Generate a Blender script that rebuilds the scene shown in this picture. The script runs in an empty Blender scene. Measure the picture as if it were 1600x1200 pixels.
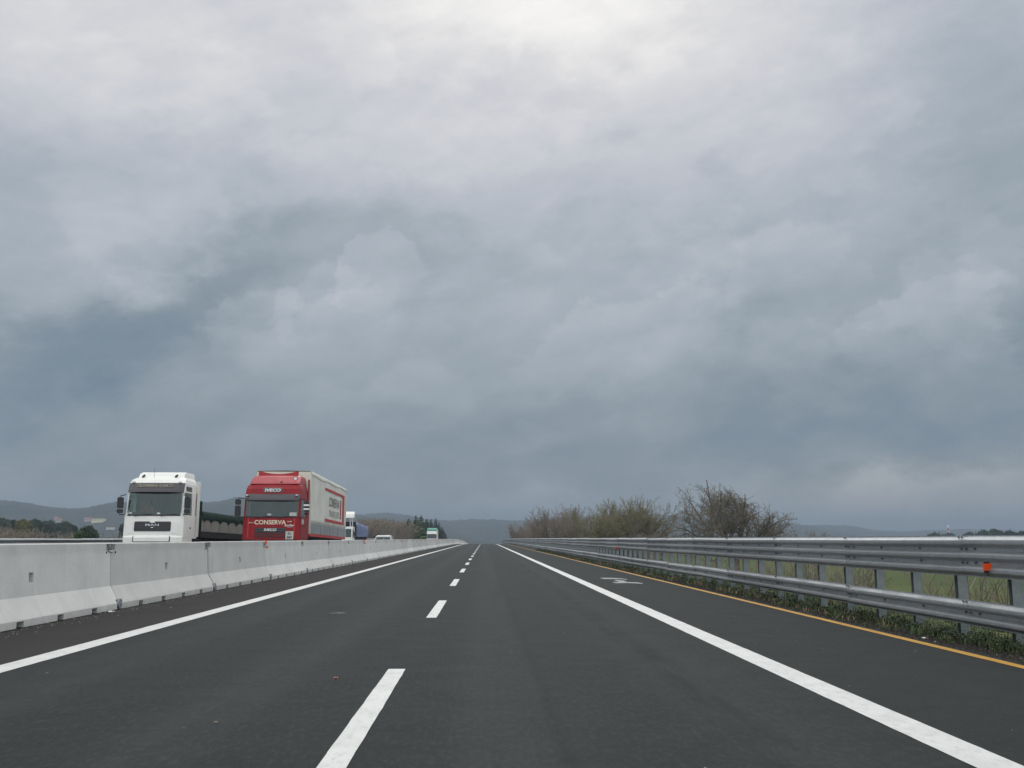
import bpy, bmesh, math, random
import numpy as np
from mathutils import Vector, Matrix, Euler, noise as mnoise

scene = bpy.context.scene
C = scene.collection
R = math.radians
sin, cos, pi = math.sin, math.cos, math.pi

# ------------------------------------------------------------------ camera
FPX = 1511.0                       # focal length in photo pixels (1600 wide)
PITCH = math.atan(241.5 / FPX)
YAW = math.atan(43.5 * cos(PITCH) / FPX)
HCAM = 1.25
cam_data = bpy.data.cameras.new('camera')
cam_data.sensor_width = 36.0
cam_data.lens = FPX / 1600.0 * 36.0
cam_data.clip_start = 0.1
cam_data.clip_end = 30000.0
cam = bpy.data.objects.new('camera', cam_data)
cam.location = (0, 0, HCAM)
cam.rotation_euler = (pi / 2 + PITCH, 0, -YAW)
C.objects.link(cam)
scene.camera = cam
CAMROT = Euler((pi / 2 + PITCH, 0, -YAW)).to_matrix()

def ray(px, py):
    return (CAMROT @ Vector(((px - 800) / FPX, -(py - 600) / FPX, -1.0))).normalized()

def at(px, py, Y):
    d = ray(px, py)
    t = Y / d.y
    return Vector((d.x * t, Y, HCAM + d.z * t))

def ground(px, py, z=0.0):
    d = ray(px, py)
    t = (z - HCAM) / d.z
    return Vector((d.x * t, d.y * t, z))

def azel(px, py):
    d = ray(px, py)
    return math.atan2(d.x, d.y), math.asin(d.z)

def srgb(r, g, b):
    def f(c):
        c /= 255.0
        return c / 12.92 if c <= 0.04045 else ((c + 0.055) / 1.055) ** 2.4
    return (f(r), f(g), f(b), 1.0)

# ------------------------------------------------------------------ view, exposure
scene.view_settings.view_transform = 'Standard'
scene.view_settings.look = 'None'
scene.view_settings.gamma = 1.0
scene.view_settings.use_curve_mapping = False
scene.view_settings.exposure = 0.0
scene.render.engine = 'CYCLES'
scene.cycles.use_denoising = True
scene.cycles.max_bounces = 6
scene.cycles.volume_bounces = 0

# ------------------------------------------------------------------ world: overcast sky
SUN_EL, SUN_AZ = R(36), R(3)       # the bright patch at the top of the picture, almost straight ahead
world = bpy.data.worlds.new('World')
scene.world = world
world.use_nodes = True

class NT:
    """small helper round a node tree"""
    def __init__(self, tree):
        self.t = tree; self.n = tree.nodes; self.l = tree.links
        self.n.clear()
    def node(self, typ, **kw):
        nd = self.n.new(typ)
        for k, v in kw.items():
            setattr(nd, k, v)
        return nd
    def plug(self, sock, val):
        if isinstance(val, bpy.types.NodeSocket):
            self.l.new(val, sock)
        elif val is not None:
            sock.default_value = val
    def math(self, op, a, b=None, c=None, clamp=False):
        nd = self.node('ShaderNodeMath', operation=op, use_clamp=clamp)
        self.plug(nd.inputs[0], a)
        if b is not None: self.plug(nd.inputs[1], b)
        if c is not None: self.plug(nd.inputs[2], c)
        return nd.outputs[0]
    def vmath(self, op, a, b=None):
        nd = self.node('ShaderNodeVectorMath', operation=op)
        self.plug(nd.inputs[0], a)
        if b is not None: self.plug(nd.inputs[1], b)
        return nd.outputs[0]
    def sep(self, v):
        nd = self.node('ShaderNodeSeparateXYZ'); self.plug(nd.inputs[0], v)
        return nd.outputs
    def comb(self, x, y, z):
        nd = self.node('ShaderNodeCombineXYZ')
        self.plug(nd.inputs[0], x); self.plug(nd.inputs[1], y); self.plug(nd.inputs[2], z)
        return nd.outputs[0]
    def noise(self, vec, scale, detail=4, rough=0.55, dist=0.0, color=False):
        nd = self.node('ShaderNodeTexNoise')
        self.plug(nd.inputs['Vector'], vec)
        nd.inputs['Scale'].default_value = scale
        nd.inputs['Detail'].default_value = detail
        nd.inputs['Roughness'].default_value = rough
        nd.inputs['Distortion'].default_value = dist
        return nd.outputs['Color'] if color else nd.outputs['Fac']
    def voronoi(self, vec, scale, out='Color', **kw):
        nd = self.node('ShaderNodeTexVoronoi', **kw)
        self.plug(nd.inputs['Vector'], vec)
        nd.inputs['Scale'].default_value = scale
        return nd.outputs[out]
    def ramp(self, fac, stops, interp='LINEAR'):
        nd = self.node('ShaderNodeValToRGB')
        self.plug(nd.inputs[0], fac)
        cr = nd.color_ramp; cr.interpolation = interp
        while len(cr.elements) > 1: cr.elements.remove(cr.elements[-1])
        for i, (p, c) in enumerate(stops):
            e = cr.elements[0] if i == 0 else cr.elements.new(p)
            e.position = p
            e.color = c if len(c) == 4 else (*c, 1.0)
        return nd.outputs[0]
    def maprange(self, v, a, b, c=0.0, d=1.0, smooth=False):
        nd = self.node('ShaderNodeMapRange', interpolation_type='SMOOTHSTEP' if smooth else 'LINEAR')
        self.plug(nd.inputs[0], v)
        nd.inputs[1].default_value = a; nd.inputs[2].default_value = b
        nd.inputs[3].default_value = c; nd.inputs[4].default_value = d
        return nd.outputs[0]
    def mix(self, fac, a, b, mode='MIX'):
        nd = self.node('ShaderNodeMix', data_type='RGBA', blend_type=mode)
        self.plug(nd.inputs[0], fac)
        self.plug(nd.inputs[6], a); self.plug(nd.inputs[7], b)
        return nd.outputs[2]

def build_sky():
    w = NT(world.node_tree)
    dirv = w.node('ShaderNodeTexCoord').outputs['Generated']
    x, y, z = w.sep(dirv)[0:3]
    # slow warp of the direction so that cloud edges are ragged
    warp = w.vmath('SUBTRACT', w.noise(w.vmath('MULTIPLY', dirv, (1.0, 1.0, 1.8)), 5.0, 8, 0.66, color=True), (0.5, 0.5, 0.5))
    wx, wy, wz = w.sep(warp)[0:3]
    az = w.math('ARCTAN2', x, y)
    el = w.math('ARCSINE', z)
    warp2 = w.vmath('SUBTRACT', w.noise(dirv, 15.0, 8, 0.62, color=True), (0.5, 0.5, 0.5))
    w2x, w2y, w2z = w.sep(warp2)[0:3]
    azd = w.math('MULTIPLY_ADD', w2x, 0.085, w.math('MULTIPLY_ADD', wx, 0.17, az))
    eld = w.math('MULTIPLY_ADD', w2z, 0.075, w.math('MULTIPLY_ADD', wz, 0.11, el))
    # overall brightness from horizon to zenith
    def e(py): return max(0.0, azel(756, py)[1]) / (pi / 2)
    def g(v): return (v, v, v, 1)
    base = w.ramp(w.math('DIVIDE', el, pi / 2), [
        (0.0, g(.60)), (e(790), g(.59)), (e(700), g(.575)), (e(600), g(.62)), (e(500), g(.665)), (e(400), g(.71)),
        (e(300), g(.745)), (e(200), g(.80)), (e(100), g(.84)), (e(0), g(.865)), (0.5, g(.89)), (0.8, g(.90))])
    # the dark weather lies ahead; the sky behind us is an ordinary pale overcast
    rear = w.ramp(w.math('DIVIDE', el, pi / 2), [(0.0, g(.80)), (.25, g(.83)), (0.5, g(.89)), (0.8, g(.90))])
    v = w.mix(w.maprange(y, .55, -.45, 0, 1, True), base, rear)
    v = w.sep(v)[0]
    # the cloud masses one can point at in the photograph: place, size, tilt, brightness
    pats = [
        (850, 5, 220, 85, 0, .11), (850, -70, 480, 220, 0, .035), (30, 30, 190, 100, 0, .05), (270, 70, 120, 70, 20, .03),
        (1585, 60, 150, 220, 0, -.11), (1380, 90, 220, 110, 10, -.035), (110, 240, 150, 80, 0, -.035),
        (265, 325, 80, 60, 20, .03), (150, 395, 60, 40, 20, .02), (330, 60, 60, 40, 20, .02), (400, 345, 110, 42, 25, -.065), (640, 365, 230, 50, 14, -.05), (720, 255, 260, 26, 14, .03),
        (140, 415, 150, 60, 12, .03), (190, 520, 170, 50, 24, -.085), (110, 600, 130, 50, 16, -.07), (60, 520, 60, 30, 20, -.03), (310, 440, 130, 36, 38, -.07),
        (575, 415, 66, 40, 32, .05), (480, 450, 70, 34, 30, .035), (370, 485, 80, 36, 24, .045), (500, 510, 130, 40, 14, .035), (225, 440, 60, 28, 24, .03), (1240, 400, 90, 50, 20, .025), (1180, 355, 60, 30, 10, -.02), (1450, 470, 70, 50, 60, .03), (860, 640, 260, 50, 10, -.03),
        (320, 690, 280, 50, 5, .03), (1000, 515, 190, 36, 16, .035), (1120, 425, 190, 60, 10, .02), (1230, 480, 150, 36, 16, -.04),
        (1430, 505, 110, 40, 20, .045), (1330, 620, 260, 48, 14, -.065), (1570, 520, 70, 90, 0, -.04), (1540, 650, 150, 36, 10, -.035),
        (1440, 752, 190, 24, 2, .085), (1365, 737, 55, 14, 12, .05), (1470, 733, 70, 13, 4, .045), (1550, 740, 60, 14, 0, .03), (1330, 795, 340, 28, 0, .085), (870, 795, 160, 18, 0, .05), (900, 590, 200, 30, 16, .02), (700, 430, 90, 60, 0, -.02),
        (1000, 300, 260, 60, 8, .012), (600, 600, 240, 40, 10, .012), (860, 790, 120, 18, 4, .02),
    ]
    crisp = {(575, 415), (480, 450), (370, 485), (500, 510), (225, 440), (1240, 400), (1450, 470), (1430, 505), (1000, 515)}
    for (px, py, rx, ry, rot, amp) in pats:
        a0, e0 = azel(px, py)
        c, s = cos(R(rot)), sin(R(rot))
        da = w.math('SUBTRACT', azd, a0); de = w.math('SUBTRACT', eld, e0)
        k = 1.0 / FPX
        u = w.math('MULTIPLY_ADD', da, c / (rx * k), w.math('MULTIPLY', de, s / (rx * k)))
        q = w.math('MULTIPLY_ADD', da, -s / (ry * k), w.math('MULTIPLY', de, c / (ry * k)))
        if (px, py) in crisp:          # heaped clouds: sharp lit top, soft base
            qd = w.math('MAXIMUM', q, 0.0); qb = w.math('MINIMUM', q, 0.0)
            r2 = w.math('ADD', w.math('MULTIPLY', u, u), w.math('MULTIPLY_ADD', qd, qd, w.math('MULTIPLY', w.math('MULTIPLY', qb, qb), .16)))
            hard = w.maprange(r2, 1.35, .80, 0, 1, True)
            gs = w.math('MULTIPLY', hard, w.math('EXPONENT', w.math('MULTIPLY', w.math('MULTIPLY', qb, qb), -.28)))
            v = w.math('MULTIPLY_ADD', gs, amp, v)
            continue
        r2 = w.math('MULTIPLY_ADD', u, u, w.math('MULTIPLY', q, q))
        gs = w.math('EXPONENT', w.math('MULTIPLY', r2, -0.8))
        v = w.math('MULTIPLY_ADD', gs, amp, v)
    # general cloud texture: long soft banks rising to the right, and finer billows
    zz = w.math('MULTIPLY', w.math('MULTIPLY_ADD', x, -0.22, z), 2.6)
    pv = w.comb(x, y, zz)
    n1 = w.noise(pv, 3.1, 5, 0.55, 0.3)
    n2 = w.noise(w.comb(w.math('MULTIPLY', x, 1.0), y, w.math('MULTIPLY', zz, 0.8)), 9.0, 7, 0.6, 0.6)
    v = w.math('MULTIPLY_ADD', w.math('SUBTRACT', n1, 0.5), 0.13, v)
    v = w.math('MULTIPLY_ADD', w.math('SUBTRACT', n2, 0.5), 0.11, v)
    # billow edges: a thresholded noise gives a few crisp cauliflower rims
    n3 = w.noise(w.comb(x, y, w.math('MULTIPLY', z, 1.6)), 7.0, 8, 0.52, 0.15)
    # relief: the sunward (upper) edge of each billow is lighter than its base
    for sc, dz, amp in ((4.5, .045, .085), (10.0, .020, .085), (24.0, .009, .045)):
        q1 = w.comb(x, y, w.math('MULTIPLY', w.math('MULTIPLY_ADD', x, -0.16, z), 1.7))
        na = w.noise(q1, sc, 5, .55, .25)
        nb = w.noise(w.vmath('ADD', q1, (0.0, 0.0, dz)), sc, 5, .55, .25)
        v = w.math('MULTIPLY_ADD', w.math('SUBTRACT', na, nb), amp, v)
    rim = w.maprange(n3, 0.50, 0.58, 0.0, 1.0, True)
    v = w.math('MULTIPLY_ADD', w.math('SUBTRACT', rim, 0.5), 0.026, v)
    col = w.ramp(v, [(.40, srgb(96, 117, 138)), (.47, srgb(112, 131, 147)), (.53, srgb(127, 142, 155)), (.58, srgb(141, 154, 164)),
                     (.64, srgb(157, 168, 177)), (.70, srgb(173, 182, 191)), (.76, srgb(190, 195, 204)), (.82, srgb(207, 209, 215)),
                     (.88, srgb(223, 223, 225)), (.94, srgb(241, 240, 239)), (1.0, srgb(252, 251, 249))])
    # a warm cast in the low bank of cloud on the right
    aw, ew = azel(1440, 765)
    rw = w.math('ADD', w.math('POWER', w.math('DIVIDE', w.math('SUBTRACT', az, aw), .19), 2.0), w.math('POWER', w.math('DIVIDE', w.math('SUBTRACT', el, ew), .035), 2.0))
    col = w.mix(w.maprange(rw, 1.3, .1, 0, .7, True), col, w.vmath('MULTIPLY', col, (1.09, 1.0, .90)))
    gain = w.ramp(w.math('DIVIDE', el, pi / 2), [(0.0, g(.5)), (0.33, g(.5)), (0.5, g(.52)), (0.85, g(.48))])
    # and it is a good deal brighter there than the storm bank ahead, as the lit fronts of the lorries show
    back = w.maprange(y, .62, -.15, 1.0, 2.05, True)
    cloud = w.vmath('MULTIPLY', w.vmath('MULTIPLY', col, gain), w.comb(back, back, back))
    bg2 = w.node('ShaderNodeBackground'); w.l.new(cloud, bg2.inputs[0]); bg2.inputs[1].default_value = 2.0
    sky = w.node('ShaderNodeTexSky', sky_type='NISHITA')
    sky.sun_disc = False; sky.sun_elevation = SUN_EL; sky.sun_rotation = SUN_AZ
    bg1 = w.node('ShaderNodeBackground'); w.l.new(sky.outputs[0], bg1.inputs[0]); bg1.inputs[1].default_value = 0.08
    ms = w.node('ShaderNodeMixShader'); ms.inputs[0].default_value = 0.96
    w.l.new(bg1.outputs[0], ms.inputs[1]); w.l.new(bg2.outputs[0], ms.inputs[2])
    out = w.node('ShaderNodeOutputWorld'); w.l.new(ms.outputs[0], out.inputs[0])
build_sky()

sun_data = bpy.data.lights.new('sun', 'SUN')
sun_data.energy = 0.6
sun_data.angle = R(25)
sun_data.color = (1.0, 0.97, 0.93)
sun = bpy.data.objects.new('sun', sun_data)
sd = Vector((sin(SUN_AZ) * cos(SUN_EL), cos(SUN_AZ) * cos(SUN_EL), sin(SUN_EL)))
sun.rotation_euler = sd.to_track_quat('Z', 'Y').to_euler()
C.objects.link(sun)

# ------------------------------------------------------------------ materials
MATS = {}
def pbr(name, base=(.5, .5, .5), rough=0.6, metal=0.0, spec=0.5, build=None, bump=None):
    """build(n, pos) -> colour socket or (colour, roughness); bump(n, pos) -> (height socket, strength, distance)"""
    m = bpy.data.materials.new(name); m.use_nodes = True
    n = NT(m.node_tree)
    b = n.node('ShaderNodeBsdfPrincipled')
    b.inputs['Base Color'].default_value = (*base[:3], 1)
    b.inputs['Roughness'].default_value = rough
    b.inputs['Metallic'].default_value = metal
    b.inputs['Specular IOR Level'].default_value = spec
    out = n.node('ShaderNodeOutputMaterial'); n.l.new(b.outputs[0], out.inputs[0])
    pos = n.node('ShaderNodeTexCoord').outputs['Object']
    if build:
        r = build(n, pos)
        if isinstance(r, tuple):
            n.l.new(r[0], b.inputs['Base Color']); n.l.new(r[1], b.inputs['Roughness'])
        else:
            n.l.new(r, b.inputs['Base Color'])
    if bump:
        h, st, di = bump(n, pos)
        bp = n.node('ShaderNodeBump'); bp.inputs['Strength'].default_value = st; bp.inputs['Distance'].default_value = di
        n.l.new(h, bp.inputs['Height']); n.l.new(bp.outputs[0], b.inputs['Normal'])
    MATS[name] = m
    return m

def mottled(c1, c2, scale, detail=4, lo=.35, hi=.65):
    def f(n, pos):
        return n.ramp(n.noise(pos, scale, detail, .6), [(lo, c1), (hi, c2)])
    return f

def asphalt_build(n, pos):
    x, y, z = n.sep(pos)[0:3]
    fine = n.noise(pos, 55, 3, .7)
    speck = n.voronoi(pos, 70, 'Distance')
    mid = n.noise(n.comb(n.math('MULTIPLY', x, 1.0), n.math('MULTIPLY', y, .03), 0.0), 1.6, 5, .6)
    big = n.noise(pos, .12, 3, .5)
    wob0 = n.math('MULTIPLY', n.math('SUBTRACT', n.noise(n.comb(0.0, y, 3.0), .06, 2), .5), .8)
    c = n.ramp(fine, [(.3, (.0135, .0175, .017)), (.7, (.033, .039, .038))])
    c = n.mix(n.maprange(speck, 0, .35, .22, 0), c, (.06, .065, .062, 1))
    c = n.mix(n.maprange(mid, .35, .7, 0, .28), c, (.016, .019, .020, 1))
    # polished wheel tracks of the two lanes, paler than the rest
    for xc in (-3.75, -1.95, .15, 1.95):
        d = n.math('ABSOLUTE', n.math('SUBTRACT', n.math('ADD', x, wob0), xc))
        c = n.mix(n.math('MULTIPLY', n.maprange(d, .1, .6, .75, 0, True), n.maprange(mid, .3, .6, 1, .4)), c, (.042, .048, .047, 1))
    gr_ = n.noise(n.comb(n.math('MULTIPLY', x, 1.0), n.math('MULTIPLY', y, .35), 0.0), 22, 4, .7)
    c = n.mix(n.maprange(gr_, .35, .65, .32, 0), c, (.013, .016, .016, 1))
    c = n.mix(n.maprange(gr_, .5, .75, 0, .3), c, (.068, .074, .072, 1))
    # oil-dark centres, stains and thin sealed cracks
    st = n.noise(n.comb(n.math('MULTIPLY', x, 1.4), n.math('MULTIPLY', y, .5), 0.0), 1.1, 7, .7)
    c = n.mix(n.maprange(st, .60, .78, 0, .45), c, (.014, .017, .017, 1))
    c = n.mix(n.maprange(n.noise(pos, 3.2, 6, .7), .62, .8, 0, .35), c, (.056, .061, .059, 1))
    c = n.mix(n.maprange(big, .4, .7, 0, .3), c, (.026, .030, .029, 1))
    # dark tyre-worn band and paving seams, fixed in the road
    wob = n.math('MULTIPLY', n.math('SUBTRACT', n.noise(n.comb(0.0, y, 0.0), .25, 3), .5), .35)
    d1 = n.math('ABSOLUTE', n.math('SUBTRACT', n.math('ADD', x, wob), 1.78))
    band = n.math('MULTIPLY', n.maprange(d1, .06, .26, 1, 0, True), n.maprange(n.noise(n.comb(n.math('MULTIPLY', x, 3.0), n.math('MULTIPLY', y, .45), 0.0), 1.3, 5), .38, .62, .1, .6))
    c = n.mix(band, c, (.010, .0125, .013, 1))
    d2 = n.math('ABSOLUTE', n.math('SUBTRACT', n.math('MULTIPLY_ADD', wob, .4, x), .50))
    c = n.mix(n.maprange(d2, .0, .09, .4, 0), c, (.014, .015, .016, 1))
    # the hard shoulder is a slightly older lay
    sh = n.maprange(x, 2.98, 3.05, 0, .35)
    c = n.mix(sh, c, (.017, .020, .020, 1))
    rg = n.maprange(n.noise(pos, 2.0, 4), .3, .7, .80, .86)
    return c, rg
pbr('asphalt', rough=.75, spec=.16, build=asphalt_build, bump=lambda n, p: (n.noise(p, 70, 2, .7), .35, .006))
pbr('asphalt_brown', rough=.85, spec=.1, build=lambda n, p: n.mix(n.maprange(n.noise(p, .9, 5), .4, .7, 0, .5), n.ramp(n.noise(p, 60, 3, .7), [(.3, (.026, .0255, .0245)), (.7, (.046, .0445, .043))]), (.026, .024, .022, 1)),
    bump=lambda n, p: (n.noise(p, 70, 2, .7), .4, .006))
pbr('white_paint', rough=.6, build=lambda n, p: n.mix(n.maprange(n.noise(n.vmath('MULTIPLY', p, (1.0, .35, 1.0)), 18, 7, .75), .50, .74, 0, .55), n.ramp(n.noise(p, 3.0, 4), [(.3, (.56, .57, .54)), (.7, (.66, .67, .64))]), (.30, .30, .29, 1)),
    bump=lambda n, p: (n.noise(p, 80, 2), .25, .004))
pbr('faded_paint', rough=.8, build=mottled((.22, .23, .23), (.42, .43, .42), 9, 6))
pbr('yellow_paint', rough=.65, build=lambda n, p: n.mix(n.maprange(n.noise(p, 14, 6, .7), .54, .72, 0, .7), n.ramp(n.noise(p, 2.0, 4), [(.3, (.43, .22, .014)), (.7, (.52, .28, .02))]), (.10, .07, .03, 1)))
def concrete_build(n, pos):
    gi = n.node('ShaderNodeObjectInfo').outputs['Random']
    x, y, z = n.sep(pos)[0:3]
    p2 = n.vmath('ADD', pos, n.comb(0.0, n.math('MULTIPLY', gi, 90.0), 0.0))
    x2, y2, z2 = n.sep(p2)[0:3]
    c = n.ramp(n.noise(p2, 1.4, 6, .6), [(.3, (.55, .555, .53)), (.7, (.65, .655, .625))])
    c = n.mix(n.maprange(n.noise(p2, 45, 3, .7), .45, .7, 0, .25), c, (.30, .30, .28, 1))
    streak = n.noise(n.comb(0.0, n.math('MULTIPLY', y2, 3.5), n.math('MULTIPLY', z2, .35)), 1.5, 5, .65)
    c = n.mix(n.maprange(streak, .54, .76, 0, .24), c, (.38, .375, .34, 1))
    # splash line near the road and mottled darker top band
    c = n.mix(n.math('MULTIPLY', n.maprange(z, .02, .16, .5, 0), n.noise(p2, 5, 4)), c, (.22, .21, .195, 1))
    c = n.mix(n.math('MULTIPLY', n.maprange(z, .98, 1.06, 0, .35), n.noise(p2, 3, 4)), c, (.29, .29, .27, 1))
    ton = n.maprange(gi, 0, 1, .90, 1.07)
    return n.mix(1.0, c, n.comb(ton, ton, ton), 'MULTIPLY')
pbr('concrete', rough=.88, spec=.3, build=concrete_build, bump=lambda n, p: (n.noise(p, 30, 5, .7), .25, .008))
def steel_build(n, pos):
    gi = n.node('ShaderNodeObjectInfo').outputs['Random']
    p2 = n.vmath('ADD', pos, n.comb(0.0, n.math('MULTIPLY', gi, 60.0), 0.0))
    c = n.ramp(n.noise(p2, 7, 5, .65), [(.3, (.34, .365, .375)), (.7, (.43, .45, .46))])
    x, y, z = n.sep(p2)[0:3]
    grime = n.noise(n.comb(0.0, n.math('MULTIPLY', y, .8), n.math('MULTIPLY', z, 9.0)), 1.2, 6, .7)
    c = n.mix(n.maprange(grime, .50, .78, 0, .4), c, (.24, .25, .235, 1))
    ton = n.maprange(gi, 0, 1, .82, 1.08)
    return n.mix(1.0, c, n.comb(ton, ton, ton), 'MULTIPLY'), n.maprange(n.noise(p2, 12, 4), .3, .7, .50, .62)
pbr('galvanised', metal=.82, rough=.5, build=steel_build)
pbr('bolt_steel', (.16, .16, .16), .5, .6)
pbr('orange_reflector', (.85, .09, .012), .3)
pbr('faded_reflector', (.55, .20, .12), .5)
pbr('dark_hole', (.02, .02, .02), .9)
pbr('white_lorry_paint', rough=.3, build=mottled((.80, .81, .75), (.86, .87, .81), 1.5))
pbr('red_lorry_paint', rough=.42, spec=.28, build=mottled((.235, .009, .013), (.29, .013, .017), 1.2))
pbr('red_paint_sky_sheen', rough=.45, build=mottled((.33, .045, .05), (.42, .075, .08), 1.3))  # the cab red again, paled by sky reflection put into the colour
pbr('dark_plastic', (.022, .023, .025), .5)
pbr('grey_plastic', (.09, .09, .10), .45)
pbr('visor_plastic', (.055, .055, .058), .3)
pbr('rubber', (.02, .02, .02), .85)
pbr('chassis', (.022, .022, .024), .75)
pbr('seat_fabric', (.05, .055, .055), .9)
pbr('orange_cloth', (.80, .11, .06), .9)
pbr('chrome', (.6, .6, .6), .2, 1.0)
pbr('lamp_glass', (.55, .57, .58), .12)
pbr('amber', (.8, .25, .02), .3)
pbr('green_tarp', rough=.9, spec=.15, build=mottled((.012, .032, .027), (.022, .050, .043), 2.2), bump=lambda n, p: (n.noise(p, 2.5, 4), .5, .08))
pbr('grey_side', rough=.6, build=mottled((.30, .30, .27), (.40, .39, .36), 1.8))
pbr('blue_tarp', rough=.45, build=mottled((.09, .13, .27), (.16, .21, .36), .8), bump=lambda n, p: (n.noise(p, 1.5, 4), .5, .1))
pbr('pale_curtain', rough=.5, build=lambda n, p: n.mix(n.maprange(n.noise(p, .8, 6, .6), .45, .72, 0, .5), n.ramp(n.noise(p, .5, 3), [(.3, (.66, .66, .58)), (.7, (.74, .74, .67))]), (.46, .46, .39, 1)),
    bump=lambda n, p: (n.noise(n.vmath('MULTIPLY', p, (1.0, 1.0, .25)), 1.5, 3), .35, .06))
pbr('frame_cream', rough=.5, build=mottled((.60, .60, .50), (.70, .70, .60), 2))
pbr('drop_side_grey', rough=.4, metal=.3, build=mottled((.26, .28, .29), (.34, .36, .37), 2))
pbr('print_red', (.45, .035, .035), .5)
pbr('print_grey', (.14, .15, .15), .6)
pbr('print_pale', (.42, .43, .41), .6)
pbr('gold_letter', (.40, .36, .24), .5)
pbr('white_letter', (.80, .80, .76), .45)
pbr('cream_letter', (.80, .72, .55), .45)
pbr('black_letter', (.02, .03, .025), .6)
pbr('plate', (.50, .52, .47), .5)
pbr('silver_paint', (.50, .52, .54), .3, .35)
pbr('green_paint', (.03, .22, .16), .45)
pbr('bark', rough=.9, build=mottled((.075, .063, .05), (.15, .125, .10), 6))
pbr('twig_brown', rough=.9, build=mottled((.165, .14, .11), (.25, .21, .16), .5))
pbr('twig_grey', rough=.9, build=mottled((.17, .15, .115), (.26, .225, .17), .5))
pbr('twig_dark', rough=.9, build=mottled((.13, .115, .09), (.21, .185, .14), .5))
pbr('twig_olive', rough=.9, build=mottled((.15, .135, .07), (.23, .21, .105), .5))
pbr('leaf_olive', rough=.7, build=mottled((.125, .135, .045), (.20, .20, .07), 2.0))
pbr('leaf_brown', rough=.8, build=mottled((.10, .085, .06), (.15, .125, .085), 2.0))
pbr('leaf_dull', rough=.8, build=mottled((.10, .105, .042), (.16, .155, .07), .8))
pbr('needle_dark', rough=.8, build=mottled((.022, .046, .030), (.045, .080, .042), .8))
pbr('needle_mid', rough=.8, build=mottled((.10, .16, .05), (.17, .24, .085), .8))
pbr('leaf_green', rough=.7, build=mottled((.030, .060, .018), (.060, .100, .028), 1.0))
pbr('leaf_far', rough=.8, build=mottled((.045, .066, .046), (.075, .098, .062), .6))
pbr('leaf_deep', rough=.75, build=mottled((.026, .046, .030), (.048, .074, .044), .6))
pbr('grass_blade', rough=.7, build=lambda n, p: n.ramp(n.noise(p, 1.1, 4, .65), [(.3, (.022, .040, .010)), (.5, (.045, .085, .018)), (.7, (.085, .105, .035))]))
pbr('rough_blade', rough=.8, build=lambda n, p: n.ramp(n.noise(p, 1.4, 4, .65), [(.3, (.018, .028, .010)), (.5, (.036, .052, .016)), (.64, (.070, .072, .028)), (.75, (.11, .095, .05))]))
pbr('dry_stalk', rough=.9, build=mottled((.16, .13, .075), (.26, .21, .12), 3))
pbr('pebble', rough=.9, build=mottled((.18, .17, .15), (.42, .40, .36), 9))
pbr('dead_leaf', rough=.8, build=mottled((.13, .105, .07), (.24, .20, .14), 5))
pbr('yellow_wall', (.84, .82, .50), .8)
pbr('white_wall', (.72, .71, .66), .8)
pbr('pink_wall', (.48, .36, .30), .85)
pbr('roof_tile', (.22, .11, .07), .85)
pbr('tower_white', (.8, .8, .78), .6)
pbr('tower_red', (.35, .05, .05), .6)
def hill_build(n, pos):
    a = n.noise(pos, .012, 6, .65)
    f = n.voronoi(pos, .09, 'Color')
    fx = n.sep(f)[0]
    c = n.ramp(a, [(.34, (.016, .026, .018)), (.5, (.030, .038, .026)), (.6, (.058, .052, .038)), (.72, (.045, .065, .028))])
    return n.mix(n.maprange(fx, 0, 1, 0, .45), c, (.022, .030, .018, 1))
pbr('hill_forest', rough=.95, spec=.1, build=hill_build)
def terrain_build(n, pos):
    x, y, z = n.sep(pos)[0:3]
    grass = n.ramp(n.noise(pos, .35, 6, .65), [(.3, (.040, .062, .018)), (.5, (.070, .092, .026)), (.68, (.120, .115, .045))])
    grass = n.mix(n.maprange(n.noise(pos, 6.0, 4, .7), .45, .7, 0, .5), grass, (.035, .045, .016, 1))
    cell = n.voronoi(n.vmath('MULTIPLY', pos, (.016, .030, 0.0)), 1.0, 'Color')
    cx, cy, cz = n.sep(cell)[0:3]
    field = n.ramp(cx, [(0, (.065, .105, .026)), (.3, (.085, .115, .032)), (.5, (.105, .105, .045)), (.68, (.058, .092, .026)), (.85, (.130, .100, .060)), (1, (.08, .10, .035))], 'CONSTANT')
    field = n.mix(n.maprange(n.noise(n.vmath('MULTIPLY', pos, (.03, .16, 0.0)), 1.0, 5, .6), .42, .62, 0, .75), field, (.10, .115, .030, 1))
    field = n.mix(n.maprange(n.noise(n.vmath('MULTIPLY', pos, (.05, .45, 0.0)), 1.0, 5, .65), .46, .64, 0, .6), field, (.045, .075, .020, 1))
    field = n.mix(n.maprange(n.noise(pos, .25, 6, .7), .4, .7, 0, .35), field, (.085, .10, .03, 1))
    far = n.math('MAXIMUM', n.maprange(x, 16, 26, 0, .85), n.maprange(x, -40, -30, .85, 0))
    field = n.mix(n.maprange(n.noise(pos, .9, 6, .75), .42, .68, 0, .6), field, (.045, .058, .020, 1))
    field = n.mix(n.maprange(n.noise(n.vmath('MULTIPLY', pos, (.12, .5, 0.0)), 1.0, 6, .7), .55, .7, 0, .35), field, (.15, .13, .06, 1))
    c = n.mix(far, grass, field)
    soil = n.ramp(n.noise(pos, 9, 5, .7), [(.35, (.014, .013, .012)), (.65, (.040, .035, .029))])
    wob = n.math('MULTIPLY', n.math('SUBTRACT', n.noise(n.vmath('MULTIPLY', pos, (0.0, 1.0, 0.0)), 1.6, 4), .5), .5)
    s = n.maprange(n.math('ADD', x, wob), 5.95, 6.5, 1, 0)
    s = n.math('MULTIPLY', s, n.maprange(x, 4.5, 4.6, 0, 1))
    return n.mix(s, c, soil)
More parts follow.
